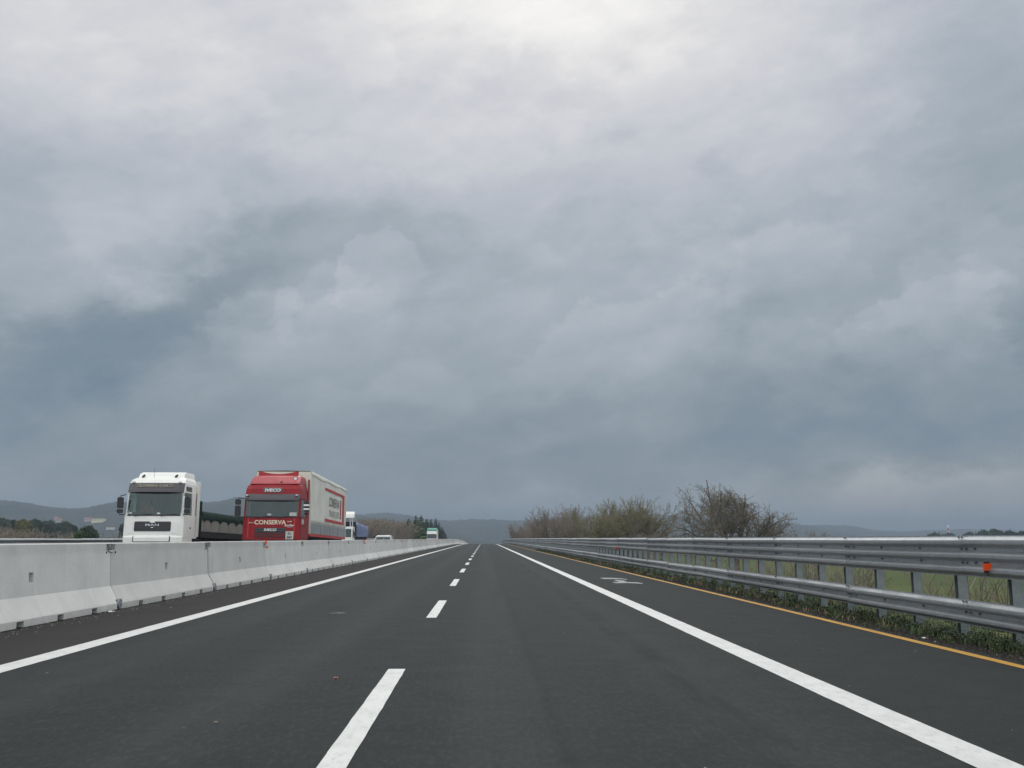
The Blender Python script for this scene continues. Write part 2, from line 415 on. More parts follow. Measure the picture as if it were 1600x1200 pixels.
pbr('terrain_ground', rough=.95, spec=.15, build=terrain_build, bump=lambda n, p: (n.noise(p, 8, 5, .7), .6, .08))

def glass(name, tint, rough=.04, refl=.85):
    m = bpy.data.materials.new(name); m.use_nodes = True
    n = NT(m.node_tree)
    tr = n.node('ShaderNodeBsdfTransparent'); tr.inputs[0].default_value = (*tint, 1)
    gl = n.node('ShaderNodeBsdfGlossy'); gl.inputs['Roughness'].default_value = rough
    gl.inputs['Color'].default_value = (.9, .95, .95, 1)
    fr = n.node('ShaderNodeFresnel'); fr.inputs[0].default_value = 1.5
    fac = n.math('MULTIPLY_ADD', fr.outputs[0], refl, .025)
    ms = n.node('ShaderNodeMixShader')
    n.l.new(fac, ms.inputs[0]); n.l.new(tr.outputs[0], ms.inputs[1]); n.l.new(gl.outputs[0], ms.inputs[2])
    out = n.node('ShaderNodeOutputMaterial'); n.l.new(ms.outputs[0], out.inputs[0])
    MATS[name] = m
glass('windscreen_glass', (.52, .66, .62))
glass('clear_film', (.90, .92, .91), .5, .10)

# ------------------------------------------------------------------ mesh helpers
class MB:
    def __init__(self): self.v = []; self.f = []; self.sm = False
    def add(self, verts, faces):
        o = len(self.v)
        self.v.extend([tuple(p) for p in verts])
        self.f.extend([tuple(i + o for i in q) for q in faces])
    def box(self, x0, x1, y0, y1, z0, z1):
        self.add([(x0, y0, z0), (x1, y0, z0), (x1, y1, z0), (x0, y1, z0), (x0, y0, z1), (x1, y0, z1), (x1, y1, z1), (x0, y1, z1)],
                 [(0, 3, 2, 1), (4, 5, 6, 7), (0, 1, 5, 4), (1, 2, 6, 5), (2, 3, 7, 6), (3, 0, 4, 7)])
    def loft(self, rings, cap=True):
        n = len(rings[0]); vs = [p for r in rings for p in r]; fs = []
        for i in range(len(rings) - 1):
            for j in range(n):
                k = (j + 1) % n
                fs.append((i * n + j, i * n + k, (i + 1) * n + k, (i + 1) * n + j))
        if cap:
            fs.append(tuple(reversed(range(n)))); fs.append(tuple(range((len(rings) - 1) * n, len(rings) * n)))
        self.add(vs, fs)
    def tube(self, pts, radii, n=6, cap=True):
        rings = []
        pts = [Vector(p) for p in pts]
        ref = None
        for i, p in enumerate(pts):
            d = (pts[min(i + 1, len(pts) - 1)] - pts[max(i - 1, 0)]).normalized()
            if ref is None:
                ref = d.cross(Vector((0, 0, 1)))
                if ref.length < .05: ref = d.cross(Vector((1, 0, 0)))
            ref = (ref - d * ref.dot(d)).normalized()
            b = d.cross(ref); r = radii[i] if isinstance(radii, (list, tuple)) else radii
            rings.append([p + (ref * cos(2 * pi * k / n) + b * sin(2 * pi * k / n)) * r for k in range(n)])
        self.loft(rings, cap)
    def cyl(self, c, axis, r, h, n=12):
        a = Vector(axis).normalized(); c = Vector(c)
        self.tube([c - a * h / 2, c + a * h / 2], r, n)
    def sheet(self, grid):
        ny, nx = len(grid), len(grid[0]); vs = [p for row in grid for p in row]
        self.add(vs, [(j * nx + i, j * nx + i + 1, (j + 1) * nx + i + 1, (j + 1) * nx + i) for j in range(ny - 1) for i in range(nx - 1)])
    def patch(self, rows, off, thick):
        """rows: list of rows of (point, normal); a thin solid shell laid off proud of a surface"""
        ny, nx = len(rows), len(rows[0])
        vs = [p + nn * off for r in rows for p, nn in r] + [p + nn * (off - thick) for r in rows for p, nn in r]
        o = ny * nx; fs = []
        for j in range(ny - 1):
            for i in range(nx - 1):
                q = (j * nx + i, j * nx + i + 1, (j + 1) * nx + i + 1, (j + 1) * nx + i)
                fs.append(q); fs.append(tuple(o + k for k in reversed(q)))
        rim = [(0, i) for i in range(nx)] + [(j, nx - 1) for j in range(1, ny)] + [(ny - 1, i) for i in range(nx - 2, -1, -1)] + [(j, 0) for j in range(ny - 2, 0, -1)]
        idx = [j * nx + i for j, i in rim]
        for a, b in zip(idx, idx[1:] + idx[:1]): fs.append((a, o + a, o + b, b))
        self.add(vs, fs)
    def mesh(self, name, mat, smooth=False):
        me = bpy.data.meshes.new(name)
        me.from_pydata([tuple(p) for p in self.v], [], self.f)
        me.validate(); me.update()
        if smooth: me.shade_smooth()
        if mat: me.materials.append(MATS[mat])
        return me
    def build(self, name, mat, parent=None, label=None, smooth=False, kind=None, loc=None):
        o = bpy.data.objects.new(name, self.mesh(name, mat, smooth))
        C.objects.link(o)
        if parent: o.parent = parent
        if loc: o.location = loc
        if label: o['label'] = label
        if kind: o['kind'] = kind
        return o

def place(name, mesh, parent=None, loc=(0, 0, 0), rot=(0, 0, 0), scale=(1, 1, 1)):
    o = bpy.data.objects.new(name, mesh); C.objects.link(o)
    o.parent = parent; o.location = loc; o.rotation_euler = rot; o.scale = scale
    return o

def thing(name, label, cat, loc=(0, 0, 0), rot=(0, 0, 0), group=None):
    o = bpy.data.objects.new(name, None); C.objects.link(o)
    o.location = loc; o.rotation_euler = rot; o['label'] = label; o['category'] = cat
    if group: o['group'] = group
    return o
def tag(o, label, cat, group=None):
    o['label'] = label; o['category'] = cat
    if group: o['group'] = group
    return o

def text(name, s, mat, parent, loc, width, height, rot=(pi / 2, 0, 0), bold=.0, shear=0.0, depth=.004):
    cu = bpy.data.curves.new(name, 'FONT'); cu.body = s
    cu.align_x = 'CENTER'; cu.align_y = 'CENTER'; cu.size = 1.0; cu.offset = bold; cu.shear = shear; cu.extrude = .01
    cu.resolution_u = 3
    o = bpy.data.objects.new(name, cu)
    C.objects.link(o)
    bpy.context.view_layer.update()
    me = bpy.data.meshes.new_from_object(o.evaluated_get(bpy.context.evaluated_depsgraph_get()))
    bpy.data.objects.remove(o); bpy.data.curves.remove(cu)
    co = np.array([v.co[:] for v in me.vertices])
    mn, mx = co.min(0), co.max(0)
    co = (co - (mn + mx) / 2) / np.maximum(mx - mn, 1e-6) * np.array([width, height, depth])
    me.vertices.foreach_set('co', co.ravel()); me.update()
    me.materials.clear(); me.materials.append(MATS[mat]); me.name = name
    return place(name, me, parent, loc, rot)

# ------------------------------------------------------------------ road alignment
def zr(Y):                                       # our carriageway: level, then over a crest
    d = max(0.0, Y - 190.0)
    if d < 375: return -4e-5 * d * d
    return max(-9.0, -5.625 - .03 * (d - 375))
def zo(Y):                                       # the other carriageway, a little higher beside us
    t = min(1.0, max(0.0, (Y - 42) / 24.0))
    return zr(Y) + .30 * (1 - t)
YS = [-25, -10, 0, 6, 12, 20, 30, 40, 46, 52, 58, 64, 70, 76, 90, 110, 130, 150, 170, 190] + list(range(200, 420, 10)) + [440, 480, 520, 565, 620, 680, 800, 1000]

def strip(name, x0, x1, mat, dz, ys=YS, zf=zr, parent=None, kind='structure', label=None, n=1):
    mb = MB()
    mb.sheet([[(x0 + (x1 - x0) * i / n, y, zf(y) + dz) for i in range(n + 1)] for y in ys])
    return mb.build(name, mat, parent, label=label, kind=kind)

road = strip('road', -4.75, 5.52, 'asphalt', 0.0, n=4)
shoulder = strip('road_shoulder', -7.25, -4.73, 'asphalt_brown', -0.004)
road_b = strip('opposite_road', -19.2, -7.15, 'asphalt', 0.0, zf=zo, n=3)
# painted lines, children of the road they lie on
def paint(name, x0, x1, y0, y1, mat, parent, zf=zr, label=None):
    # edges slightly ragged where one can see them, as thermoplastic paint is
    ys = sorted(set([y0, y1] + [y for y in YS if y0 < y < y1] + [q for q in np.arange(4.0, 46.0, .22) if y0 < q < y1]))
    mb = MB(); rng = random.Random(int(y0 * 7 + x0 * 31))
    def jit(y): return rng.gauss(0, .0016) if 3 < y < 47 else 0.0
    mb.sheet([[(x0 + jit(y), y, zf(y) + .004), ((x0 + x1) / 2, y, zf(y) + .004), (x1 + jit(y), y, zf(y) + .004)] for y in ys])
    return mb.build(name, mat, parent, label=label)
paint('edge_line', -4.82, -4.54, -20, 620, 'white_paint', road, label='solid white line along the concrete barrier side')
paint('edge_line', 2.72, 3.00, -20, 620, 'white_paint', road, label='solid white line beside the hard shoulder')
paint('yellow_line', 5.235, 5.365, -20, 420, 'yellow_paint', road, label='narrow yellow line along the verge')
CY, DL = 10.5, 4.35
first = 15.86
for k in range(-1, 40):
    y0 = first + k * CY
    paint('lane_dash', -.92, -.755, y0, y0 + DL, 'white_paint', road)
paint('edge_line', -8.35, -8.10, -20, 620, 'white_paint', road_b, zo)
paint('edge_line', -16.0, -15.75, -20, 620, 'white_paint', road_b, zo)
for k in range(0, 36):
    paint('lane_dash', -12.13, -11.97, 8 + k * CY, 8 + k * CY + DL, 'white_paint', road_b, zo)
# faded painted sign strokes on the hard shoulder
def stroke(pts, mat='faded_paint'):
    mb = MB(); ps = [ground(a, b) for a, b in pts]
    mb.add([(p.x, p.y, .004) for p in ps], [tuple(range(len(ps)))])
    return mb.build('painted_stroke', mat, road, label='faded white stroke painted on the hard shoulder')
stroke([(937, 903.2), (944, 904.8), (968, 904.9), (979.5, 906.0), (980, 905.2), (971, 904.0), (960, 903.2), (945, 903.0)])
stroke([(956, 909.8), (963, 911.4), (980, 911.1), (1000, 912.0), (1004.5, 912.6), (1004, 911.6), (997, 910.2), (980, 909.6), (970, 909.4)])
stroke([(959, 906.3), (962, 907.6), (968, 909.2), (976, 909.4), (979, 908.4), (974, 907.4), (966, 906.4)])

# ------------------------------------------------------------------ terrain and hills
def terr(X, Y):
    base = max(-8.6, zr(Y) - 3.1) if Y < 900 else -8.6
    nz = .25 * mnoise.noise((X * .03, Y * .03, 0)) + 1.2 * mnoise.noise((X * .004, Y * .004, 5)) * min(1, max(0, (abs(X) - 30) / 100))
    if -19.4 <= X <= -7.2: return zo(Y) - .12
    if -7.2 < X <= 5.3: return zr(Y) - .12
    if X > 5.3:
        top = zr(Y) - .02 - .03 * min(2.0, max(0, X - 5.4)); e = 7.4
        t = min(1, max(0, (X - e) / 6.5))
    else:
        top = zo(Y) - .02; e = -21.0
        t = min(1, max(0, (e - X) / 6.5))
    t = t * t * (3 - 2 * t)
    return top * (1 - t) + (base + nz) * t
XS = [-6900, -5000, -3500, -2500, -1800, -1300, -900, -650, -450, -330, -250, -190, -150, -120, -95, -75, -60, -50, -42, -36, -32, -29, -27.5, -26, -24.5, -23, -22, -21, -20.2, -19.4, -19.0, -13, -7.4, -7.15, -3, 2,
      5.3, 5.42, 5.8, 6.3, 7.0, 7.4, 8.2, 9.0, 10, 11, 12, 13, 14, 16, 19, 23, 28, 34, 42, 52, 65, 80, 100, 125, 155, 190, 240, 310, 400, 520, 680, 900, 1300, 1800, 2500, 3500, 5000, 6900]
YT = [-900, -500, -250, -120, -60, -25] + [y for y in YS if y > -20] + [1250, 1600, 2000, 2500, 3200, 4000, 5000, 6000, 6900]
mb = MB(); mb.sheet([[(x, y, terr(x, y)) for x in XS] for y in YT])
terrain = mb.build('terrain', 'terrain_ground', kind='structure', smooth=True)

def hill(profile, D, depth, seed, rough=1.0):
    """a wooded ridge: its skyline as seen from the road, with a slope towards us and one behind"""
    rng = random.Random(seed)
    mb = MB(); rows = []
    pxs = np.arange(profile[0][0], profile[-1][0] + 1, 2.2)
    tops = np.interp(pxs, [p[0] for p in profile], [p[1] for p in profile])
    ts = [0, .12, .25, .4, .55, .7, .82, .92, 1.0, 1.12, 1.3, 1.7, 2.2]
    for t in ts:
        row = []
        for px, py in zip(pxs, tops):
            P = at(px, py, D)
            zt = P.z + 10
            Y = D + (t - 1) * depth
            X = P.x * (Y / D)
            s = math.sin(min(t, 1) * pi / 2) ** 1.15 if t <= 1 else math.cos(min(1, (t - 1) / 1.2) * pi / 2)
            bump = 10 * mnoise.noise((X * .004, Y * .006, seed)) * (t * (1 - t) * 3 if t < 1 else 0)
            tree = rough * (3.4 * mnoise.noise((X * .05, Y * .05, seed)) + 2.2 * mnoise.noise((X * .13, Y * .13, seed + 3)))
            row.append((X, Y, -10 + max(0, zt * s + bump + (tree if t > .05 else 0))))
        rows.append(row)
    mb.sheet(rows)
    return mb.build('hill', 'hill_forest', kind='structure', smooth=True)
hill([(-900, 800), (-500, 776), (-200, 790), (-60, 784), (0, 784), (20, 784), (50, 789), (80, 794), (105, 795.5), (130, 795), (150, 791.5), (172, 786.5), (190, 785), (240, 788), (300, 788.5), (330, 785), (345, 784), (360, 780),
      (376, 778), (430, 783), (500, 797), (560, 806), (640, 818), (720, 836), (780, 846)], 2500, 1000, 1)
hill([(380, 815), (470, 808), (540, 805), (570, 804.5), (596, 802.8), (612, 802.8), (636, 805.5), (665, 811), (700, 813.5), (740, 812), (760, 812.3), (800, 814.5), (826, 813), (850, 812), (900, 809), (960, 806), (1028, 804.5), (1052, 807),
      (1100, 812), (1170, 816), (1232, 820), (1262, 821.5), (1300, 829), (1350, 838), (1400, 846)], 3300, 1200, 2)
hill([(1120, 828), (1180, 821), (1232, 820), (1260, 821), (1282, 820.6), (1320, 821.3), (1335, 822.5), (1350, 825.5), (1367, 828.5), (1413, 830.5), (1436, 829), (1460, 828.5), (1490, 828), (1507, 827), (1525, 827.5), (1545, 829), (1600, 829), (1750, 824),
      (2000, 815), (2400, 808), (2900, 818)], 4200, 1200, 3)

# ------------------------------------------------------------------ haze: one closed box of pale air
hz = MB(); hz.box(-7300, 7300, -1200, 7300, -14.0, 135)
haze = hz.build('haze', None, kind='stuff')
hm = bpy.data.materials.new('haze_air'); hm.use_nodes = True
hn = NT(hm.node_tree)
pv = hn.node('ShaderNodeVolumePrincipled')
pv.inputs['Color'].default_value = (.40, .50, .605, 1)
pv.inputs['Density'].default_value = 3.6e-4
pv.inputs['Anisotropy'].default_value = 0.0
ho = hn.node('ShaderNodeOutputMaterial'); hn.l.new(pv.outputs[0], ho.inputs['Volume'])
haze.data.materials.append(hm)

# ------------------------------------------------------------------ concrete barrier
PROF = [(.345, 0), (.345, .105), (.165, .405), (.13, .985), (.125, 1.156), (.105, 1.172)]
def barrier_mesh():
    L = 6.16
    prof = PROF + [(-a, b) for a, b in reversed(PROF)]
    mb = MB(); mb.loft([[(a, y, b) for a, b in prof] for y in (-L / 2, L / 2)])
    body = mb.build('tmp_body', 'concrete')
    cut = MB()
    for oy in (-1.98, -.66, .66, 1.98): cut.box(-.6, .6, oy - .11, oy + .11, -.05, .085)
    for s in (-1, 1):
        cut.box(min(s * .012, s * .25), max(s * .012, s * .25), -.075, .075, .60, .745)          # lifting slot
        for e in (-1, 1):
            y = e * L / 2
            cut.box(s * .13 - .05, s * .13 + .05, y - .20, y + .20, 1.04, 1.15)   # pocket for the coupling
            cut.box(s * .34 - .055, s * .34 + .055, y - .10, y + .10, -.05, .17)
    cu = cut.build('tmp_cut', None)
    md = body.modifiers.new('b', 'BOOLEAN'); md.operation = 'DIFFERENCE'; md.solver = 'EXACT'; md.object = cu
    bv = body.modifiers.new('v', 'BEVEL'); bv.width = .012; bv.segments = 1; bv.limit_method = 'ANGLE'; bv.angle_limit = R(40)
    bpy.context.view_layer.update()
    me = bpy.data.meshes.new_from_object(body.evaluated_get(bpy.context.evaluated_depsgraph_get()))
    for o in (body, cu): bpy.data.objects.remove(o)
    me.name = 'barrier_block'
    return me
bl_mesh = barrier_mesh()
XB = -6.875
barrier = thing('concrete_barrier', 'grey precast concrete median barrier of sloped blocks along the motorway', 'barrier', (XB, 0, 0))
cm = MB()                                        # steel coupling in the pocket at a joint
cm.box(.085, .118, -.175, .175, 1.055, 1.10); cm.cyl((.115, -.05, 1.10), (1, 0, 0), .042, .05, 12); cm.box(.09, .125, .06, .15, 1.06, 1.145)
for k in range(9):
    a0, a1 = pi + pi * k / 9, pi + pi * (k + 1) / 9
    cm.tube([(.133, .17 * cos(a0), 1.055 + .045 * sin(a0)), (.133, .17 * cos(a1), 1.055 + .045 * sin(a1))], .012, 5)
coupling_me = cm.mesh('coupling', 'galvanised')
fm = MB(); fm.cyl((.335, 0, .10), (1, 0, 0), .085, .05, 14); fm.cyl((.36, .02, .09), (1, 0, 0), .03, .03, 8)
foot_me = fm.mesh('foot_socket', 'drop_side_grey')
am = MB(); am.cyl((.131, 0, 1.0), (1, 0, 0), .018, .012, 8)
anchor_me = am.mesh('anchor_hole', 'dark_hole')
rm = MB(); rm.box(.06, .17, -.012, .012, 1.10, 1.185); rm.box(.07, .17, -.016, -.012, 1.09, 1.18)
refl_me = rm.mesh('reflector', 'orange_reflector')
rm = MB(); rm.box(.145, .215, -.014, .012, .945, 1.02)
refl2_me = rm.mesh('reflector', 'faded_reflector')
rr = random.Random(4)
for k in range(-3, 70):
    yc = 17.96 + 6.2 * (k - .5)
    pitch = math.atan((zr(yc + 3) - zr(yc - 3)) / 6.0)
    b = place('barrier_block', bl_mesh, barrier, (rr.uniform(-.012, .012), yc, zr(yc) + rr.uniform(0, .006)), (pitch, 0, rr.uniform(-.0015, .0015)))
    if k < 26:
        place('coupling', coupling_me, b, (0, 3.1, 0))
        place('foot_socket', foot_me, b, (0, 3.1, 0))
        for s in (-.22, .22): place('anchor_hole', anchor_me, b, (0, 3.1 + s, 0))
        if k >= 2 and (k - 2) % 4 == 0:
            o = place('reflector', refl_me, b, (0, 3.18, 0)); o['label'] = 'orange reflector at a joint of the blocks'
            place('reflector', refl2_me, b, (0, 3.18, 0))['label'] = 'faded pink reflector below the orange one'

# ------------------------------------------------------------------ guardrails
def wave(ts, depth, height, ridges):
    """side profile (outward, up) of a corrugated beam, from the top edge down"""
    pts = []
    n = ridges * 12
    for i in range(n + 1):
        t = i / n
        ph = (t * ridges) % 1.0 if i < n else 1.0
        w = .5 - .5 * cos(2 * pi * ph)
        w = min(1.0, max(0.0, (w - .16) / .62))
        pts.append((depth * w, -height * t))
    return pts
def beam_mesh(name, prof, L):
    mb = MB()
    th = .006
    out = [(a, b) for a, b in prof]; back = [(a - th, b) for a, b in reversed(prof)]
    ring = out + back
    mb.loft([[(-a, y, b) for a, b in ring] for y in (-L / 2, L / 2)])
    return mb.mesh(name, 'galvanised')
THRIE = wave(None, .083, .508, 3)
WBEAM = wave(None, .080, .310, 2)
beam_me = beam_mesh('beam_panel', THRIE, 4.06)
lower_me = beam_mesh('lower_panel', WBEAM, 4.06)
pm = MB()                                        # C-section post
pm.box(-.06, .06, -.045, -.040, -.6, 1.22); pm.box(-.06, .06, .040, .045, -.6, 1.22); pm.box(.06, .065, -.045, .045, -.6, 1.22)
pbr('post_zinc', metal=.5, rough=.6, build=mottled((.17, .20, .205), (.26, .29, .295), 6))
post_me = pm.mesh('post', 'post_zinc')
sm_ = MB(); sm_.box(-.13, .0, -.03, .03, -.10, .10)
spacer_me = sm_.mesh('spacer', 'galvanised')
bo = MB(); bo.cyl((0, 0, 0), (1, 0, 0), .013, .03, 8)
bolt_me = bo.mesh('bolt', 'bolt_steel')
gr = random.Random(11)
def guardrail(label, X, y0, npan, zf, side, bolts, postmax):
    g = thing('guardrail', label, 'guardrail', (X, 0, 0), (0, 0, 0))
    for i in range(npan):
        yc = y0 + 4.0 * i
        pit = math.atan((zf(yc + 2) - zf(yc - 2)) / 4.0)
        rot = (pit + gr.uniform(-.0028, .0028), gr.uniform(-.02, .02), gr.uniform(-.002, .002))
        if side < 0: rot = (-rot[0], rot[1], pi + rot[2])
        lap = .004 * (i % 2)
        b = place('beam_panel', beam_me, g, (-side * lap, yc, zf(yc) + 1.285 + gr.uniform(-.006, .006)), rot)
        l = place('lower_panel', lower_me, g, (-side * lap, yc, zf(yc) + .488 + gr.uniform(-.006, .006)), rot)
        if i < bolts:
            for yy in (-1.98, -1.86, -.66, .67, 1.80):
                place('bolt', bolt_me, b, (-.012, yy, -.169)); place('bolt', bolt_me, b, (-.012, yy, -.338)); place('bolt', bolt_me, l, (-.012, yy, -.155))
            for yy in (-1.96, -1.88):
                place('bolt', bolt_me, b, (-.045, yy, -.018), (0, R(50), 0)); place('bolt', bolt_me, l, (-.045, yy, -.018), (0, R(50), 0))
        for j in range(3):
            yp = yc - 1.333 + 1.3333 * j
            if yp > postmax: continue
            p = place('post', post_me, g, (side * .20, yp, zf(yp)), (0, 0, gr.uniform(-.03, .03)))
            if yp < 60: place('spacer', spacer_me, p, (-side * .065, 0, 1.03), (0, 0, 0 if side > 0 else pi))
    return g
g_right = guardrail('galvanised guardrail on the verge side with a three-wave beam above a lower rail', 6.10, 2.2, 84, zr, 1, 12, 300)
g_left = guardrail('galvanised guardrail beyond the opposite carriageway, behind the lorries', -19.6, 14.2, 46, lambda y: zr(y) - .02, -1, 0, 190)
rf = MB(); rf.box(-.125, -.03, -.012, .012, -.042, .042); 
rf_me = rf.mesh('reflector', 'orange_reflector')
rb = MB(); rb.box(-.11, -.04, .013, .019, -.07, .06); rb.cyl((-.07, .01, -.075), (0, 0, 1), .010, .06, 6)
rb_me = rb.mesh('bracket', 'dark_plastic')
for (px, py) in ((1541, 886), (962, 856.5)):
    y = 5.92 * 1530 / (px - 756.5)
    o = place('reflector', rf_me, g_right, (-.035, y, at(px, py, y).z), (0, 0, 0))
    o['label'] = 'orange reflector in the lower groove of the beam'
    place('bracket', rb_me, o)

# ------------------------------------------------------------------ verge grass, soil crumbs, litter
def blades(name, n, area, mat, hmin, hmax, seed, wid=.012, clump=True, zf=None):
    rng = random.Random(seed); mb = MB(); vs = []; fs = []
    cx = cy = 0; left = 0; ch = 1
    while len(fs) < n:
        if left <= 0:
            cx, cy = area(rng); left = rng.randint(6, 26) if clump else 1
            ch = rng.uniform(.55, 1.1)
        left -= 1
        x = cx + rng.gauss(0, .07); y = cy + rng.gauss(0, .10)
        z = (zf or terr)(x, y) - .015
        h = rng.uniform(hmin, hmax) * ch; a = rng.uniform(0, 2 * pi); l = rng.uniform(.15, .8) * h
        w = wid * rng.uniform(.7, 1.6) * (1 + y / 45.0)
        dx, dy = cos(a), sin(a); o = len(vs)
        vs += [(x - dy * w, y + dx * w, z), (x + dy * w, y - dx * w, z), (x + dx * l * .45 + dy * w * .7, y + dy * l * .45 - dx * w * .7, z + h * .7),
               (x + dx * l * .45 - dy * w * .7, y + dy * l * .45 + dx * w * .7, z + h * .7), (x + dx * l, y + dy * l, z + h * .9)]
        fs += [(o, o + 1, o + 2, o + 3), (o + 3, o + 2, o + 4)]
    mb.v = vs; mb.f = fs
    return mb.build(name, mat, kind='stuff')
def verge_area(rng):
    y = 6 + 105 * rng.random() ** 1.9
    x = 6.0 + abs(rng.gauss(0, .75)) + .30 * mnoise.noise((y * .55, 3, 0))
    if mnoise.noise((x * .9, y * .35, 8)) < -.12: x += .5
    if rng.random() < .07: x = 5.55 + rng.random() * .5
    return x, y
def weed_area(rng):
    y = 6 + 105 * rng.random() ** 1.9
    return 5.98 + abs(rng.gauss(0, .38)) + .22 * mnoise.noise((y * .45, 3, 0)), y
def weed_mass(name, n, mat, seed, size, area):
    """broad-leaved ground cover: small leaves in low heaps"""
    rng = random.Random(seed); mb = MB()
    k = 0
    while k < n:
        x0, y0 = area(rng); hh = rng.uniform(.04, .26)
        m = rng.randint(10, 34)
        for _ in range(m):
            x = x0 + rng.gauss(0, .11); y = y0 + rng.gauss(0, .16)
            z = terr(x, y) + hh * rng.random() ** .7
            a = rng.uniform(0, 2 * pi); t = rng.uniform(-.7, .7); s = size * rng.uniform(.6, 1.5) * (1 + y0 / 60)
            d = Vector((cos(a), sin(a), t)).normalized() * s; b = Vector((-sin(a), cos(a), rng.uniform(-.5, .5))).normalized() * s * .45
            p = Vector((x, y, z))
            mb.add([p, p + d * .5 + b, p + d, p + d * .5 - b], [(0, 1, 2, 3)])
        k += m
    return mb.build(name, mat, kind='stuff')
blades('verge_grass', 52000, verge_area, 'grass_blade', .04, .15, 21, .008)
weed_mass('verge_weeds', 16000, 'leaf_deep', 22, .022, weed_area)
weed_mass('verge_clover', 8000, 'leaf_green', 25, .020, weed_area)
blades('rough_grass', 42000, weed_area, 'rough_blade', .04, .18, 28, .007)
blades('dry_grass', 6000, lambda r: (5.6 + abs(r.gauss(0, .9)), 6 + 80 * r.random() ** 1.8), 'dry_stalk', .06, .20, 23, .007)
def slope_area(rng):
    return 7.6 + 10 * rng.random(), 9 + 90 * rng.random() ** 1.6
blades('slope_grass', 30000, slope_area, 'grass_blade', .12, .34, 24, .016)
def crumbs(name, n, mat, seed, area, s0, s1, zoff=0.0, flat=.6):
    rng = random.Random(seed); mb = MB()
    for _ in range(n):
        x, y, z = area(rng)
        s = rng.uniform(s0, s1); a = rng.uniform(0, 2 * pi)
        c, q = cos(a) * s, sin(a) * s
        k = rng.uniform(.4, .9)
        mb.add([(x + c, y + q, z), (x - q * k, y + c * k, z), (x - c, y - q, z), (x + q * k, y - c * k, z), (x + rng.uniform(-.2, .2) * s, y, z + s * flat)],
               [(0, 1, 4), (1, 2, 4), (2, 3, 4), (3, 0, 4)])
    return mb.build(name, mat, kind='stuff')
crumbs('verge_gravel', 2600, 'pebble', 31, lambda r: (lambda x, y: (x, y, terr(x, y) + .002))(5.40 + abs(r.gauss(0, .22)), 6 + 70 * r.random() ** 1.7), .006, .022)
def soil_area(r):
    x, y = 5.42 + abs(r.gauss(0, .3)), 6 + 60 * r.random() ** 1.6
    return x, y, terr(x, y) + .001
MATS['soil_clod'] = pbr('soil_clod', rough=.95, build=mottled((.016, .014, .012), (.045, .038, .030), 8))
crumbs('verge_clods', 6500, 'soil_clod', 32, soil_area, .015, .06, 0, .8)
def road_area(r):
    if r.random() < .6: return r.uniform(3.05, 5.2), 5.5 + 45 * r.random() ** 1.5, .0042
    return r.uniform(-4.4, 3.0), 5.5 + 30 * r.random() ** 1.4, .0042
crumbs('leaf_litter', 70, 'dead_leaf', 33, road_area, .007, .022, 0, .3)
crumbs('shoulder_grit', 900, 'pebble', 35, lambda r: (-6.54 + min(1.6, abs(r.gauss(0, .22))), 10 + 50 * r.random() ** 1.5, -.003), .004, .016, 0, .5)

def film_scrap(px, py, lab, sx, sy, mat, seed):
    p = ground(px, py); rng = random.Random(seed); mb = MB(); nx, ny = 9, 6
    mb.sheet([[((i / (nx - 1) - .5) * sx * (1 + .3 * sin(j * 1.7)), (j / (ny - 1) - .5) * sy, .006 + .018 * rng.random() * sin(pi * (i + .5) / nx)) for i in range(nx)] for j in range(ny)])
    o = mb.build('plastic_scrap', mat); o.location = p
    tag(o, lab, 'litter'); return o
film_scrap(527, 959, 'crumpled clear plastic scrap lying in the lane beside the dashes', .22, .22, 'clear_film', 3)
film_scrap(171, 956.5, 'pale strip of litter at the foot of the concrete barrier', .10, .22, 'plate', 5)
film_scrap(1445, 998, 'small whitish scrap lying on the soil just past the yellow line', .05, .07, 'plate', 7)
film_scrap(525, 1060.5, 'tiny orange scrap lying on the lane left of the nearest dash', .04, .03, 'faded_reflector', 9)

# ------------------------------------------------------------------ lorries
def interp(z, tab):
    return float(np.interp(z, [a for a, b in tab], [b for a, b in tab]))
class Cab:
    """front surface of a cab: y of the face and half width by height, rounded towards the corners"""
    def __init__(self, yf, hw, bow): self.yf, self.hw, self.bow = yf, hw, bow
    def fp(self, x, z):
        h = interp(z, self.hw)
        return Vector((x, interp(z, self.yf) + self.bow * min(1.0, abs(x) / h) ** 5, z))
    def ring(self, z, yb, hwo=None):
        h = interp(z, self.hw)
        xs = [-1, -.985, -.95, -.88, -.75, -.5, 0, .5, .75, .88, .95, .985, 1]
        r = [self.fp(h * t, z) for t in xs]
        return r + [Vector((h, yb - .06, z)), Vector((h - .06, yb, z)), Vector((-h + .06, yb, z)), Vector((-h, yb - .06, z))]
    def patch(self, mb, x0, x1, z0, z1, off, thick, rad=.0, nx=9):
        zs = [z0 + (z1 - z0) * i / 6 for i in range(7)]
        if rad > 0: zs = sorted(set([z0, z0 + rad * .13, z0 + rad * .45, z0 + rad] + [z for z in zs if z0 + rad < z < z1 - rad] + [z1 - rad, z1 - rad * .45, z1 - rad * .13, z1]))
        rows = []
        for z in zs:
            d = min(z - z0, z1 - z)
            ins = 0 if rad <= 0 or d >= rad else rad - math.sqrt(max(0, rad * rad - (rad - d) ** 2))
            a, b = x0 + ins, x1 - ins
            row = []
            for i in range(nx):
                x = a + (b - a) * i / (nx - 1)
                p = self.fp(x, z)
                tx = self.fp(x + .01, z) - self.fp(x - .01, z); tz = self.fp(x, z + .01) - self.fp(x, z - .01)
                row.append((p, tx.cross(tz).normalized()))
            rows.append(row)
        mb.patch(rows, off, thick)

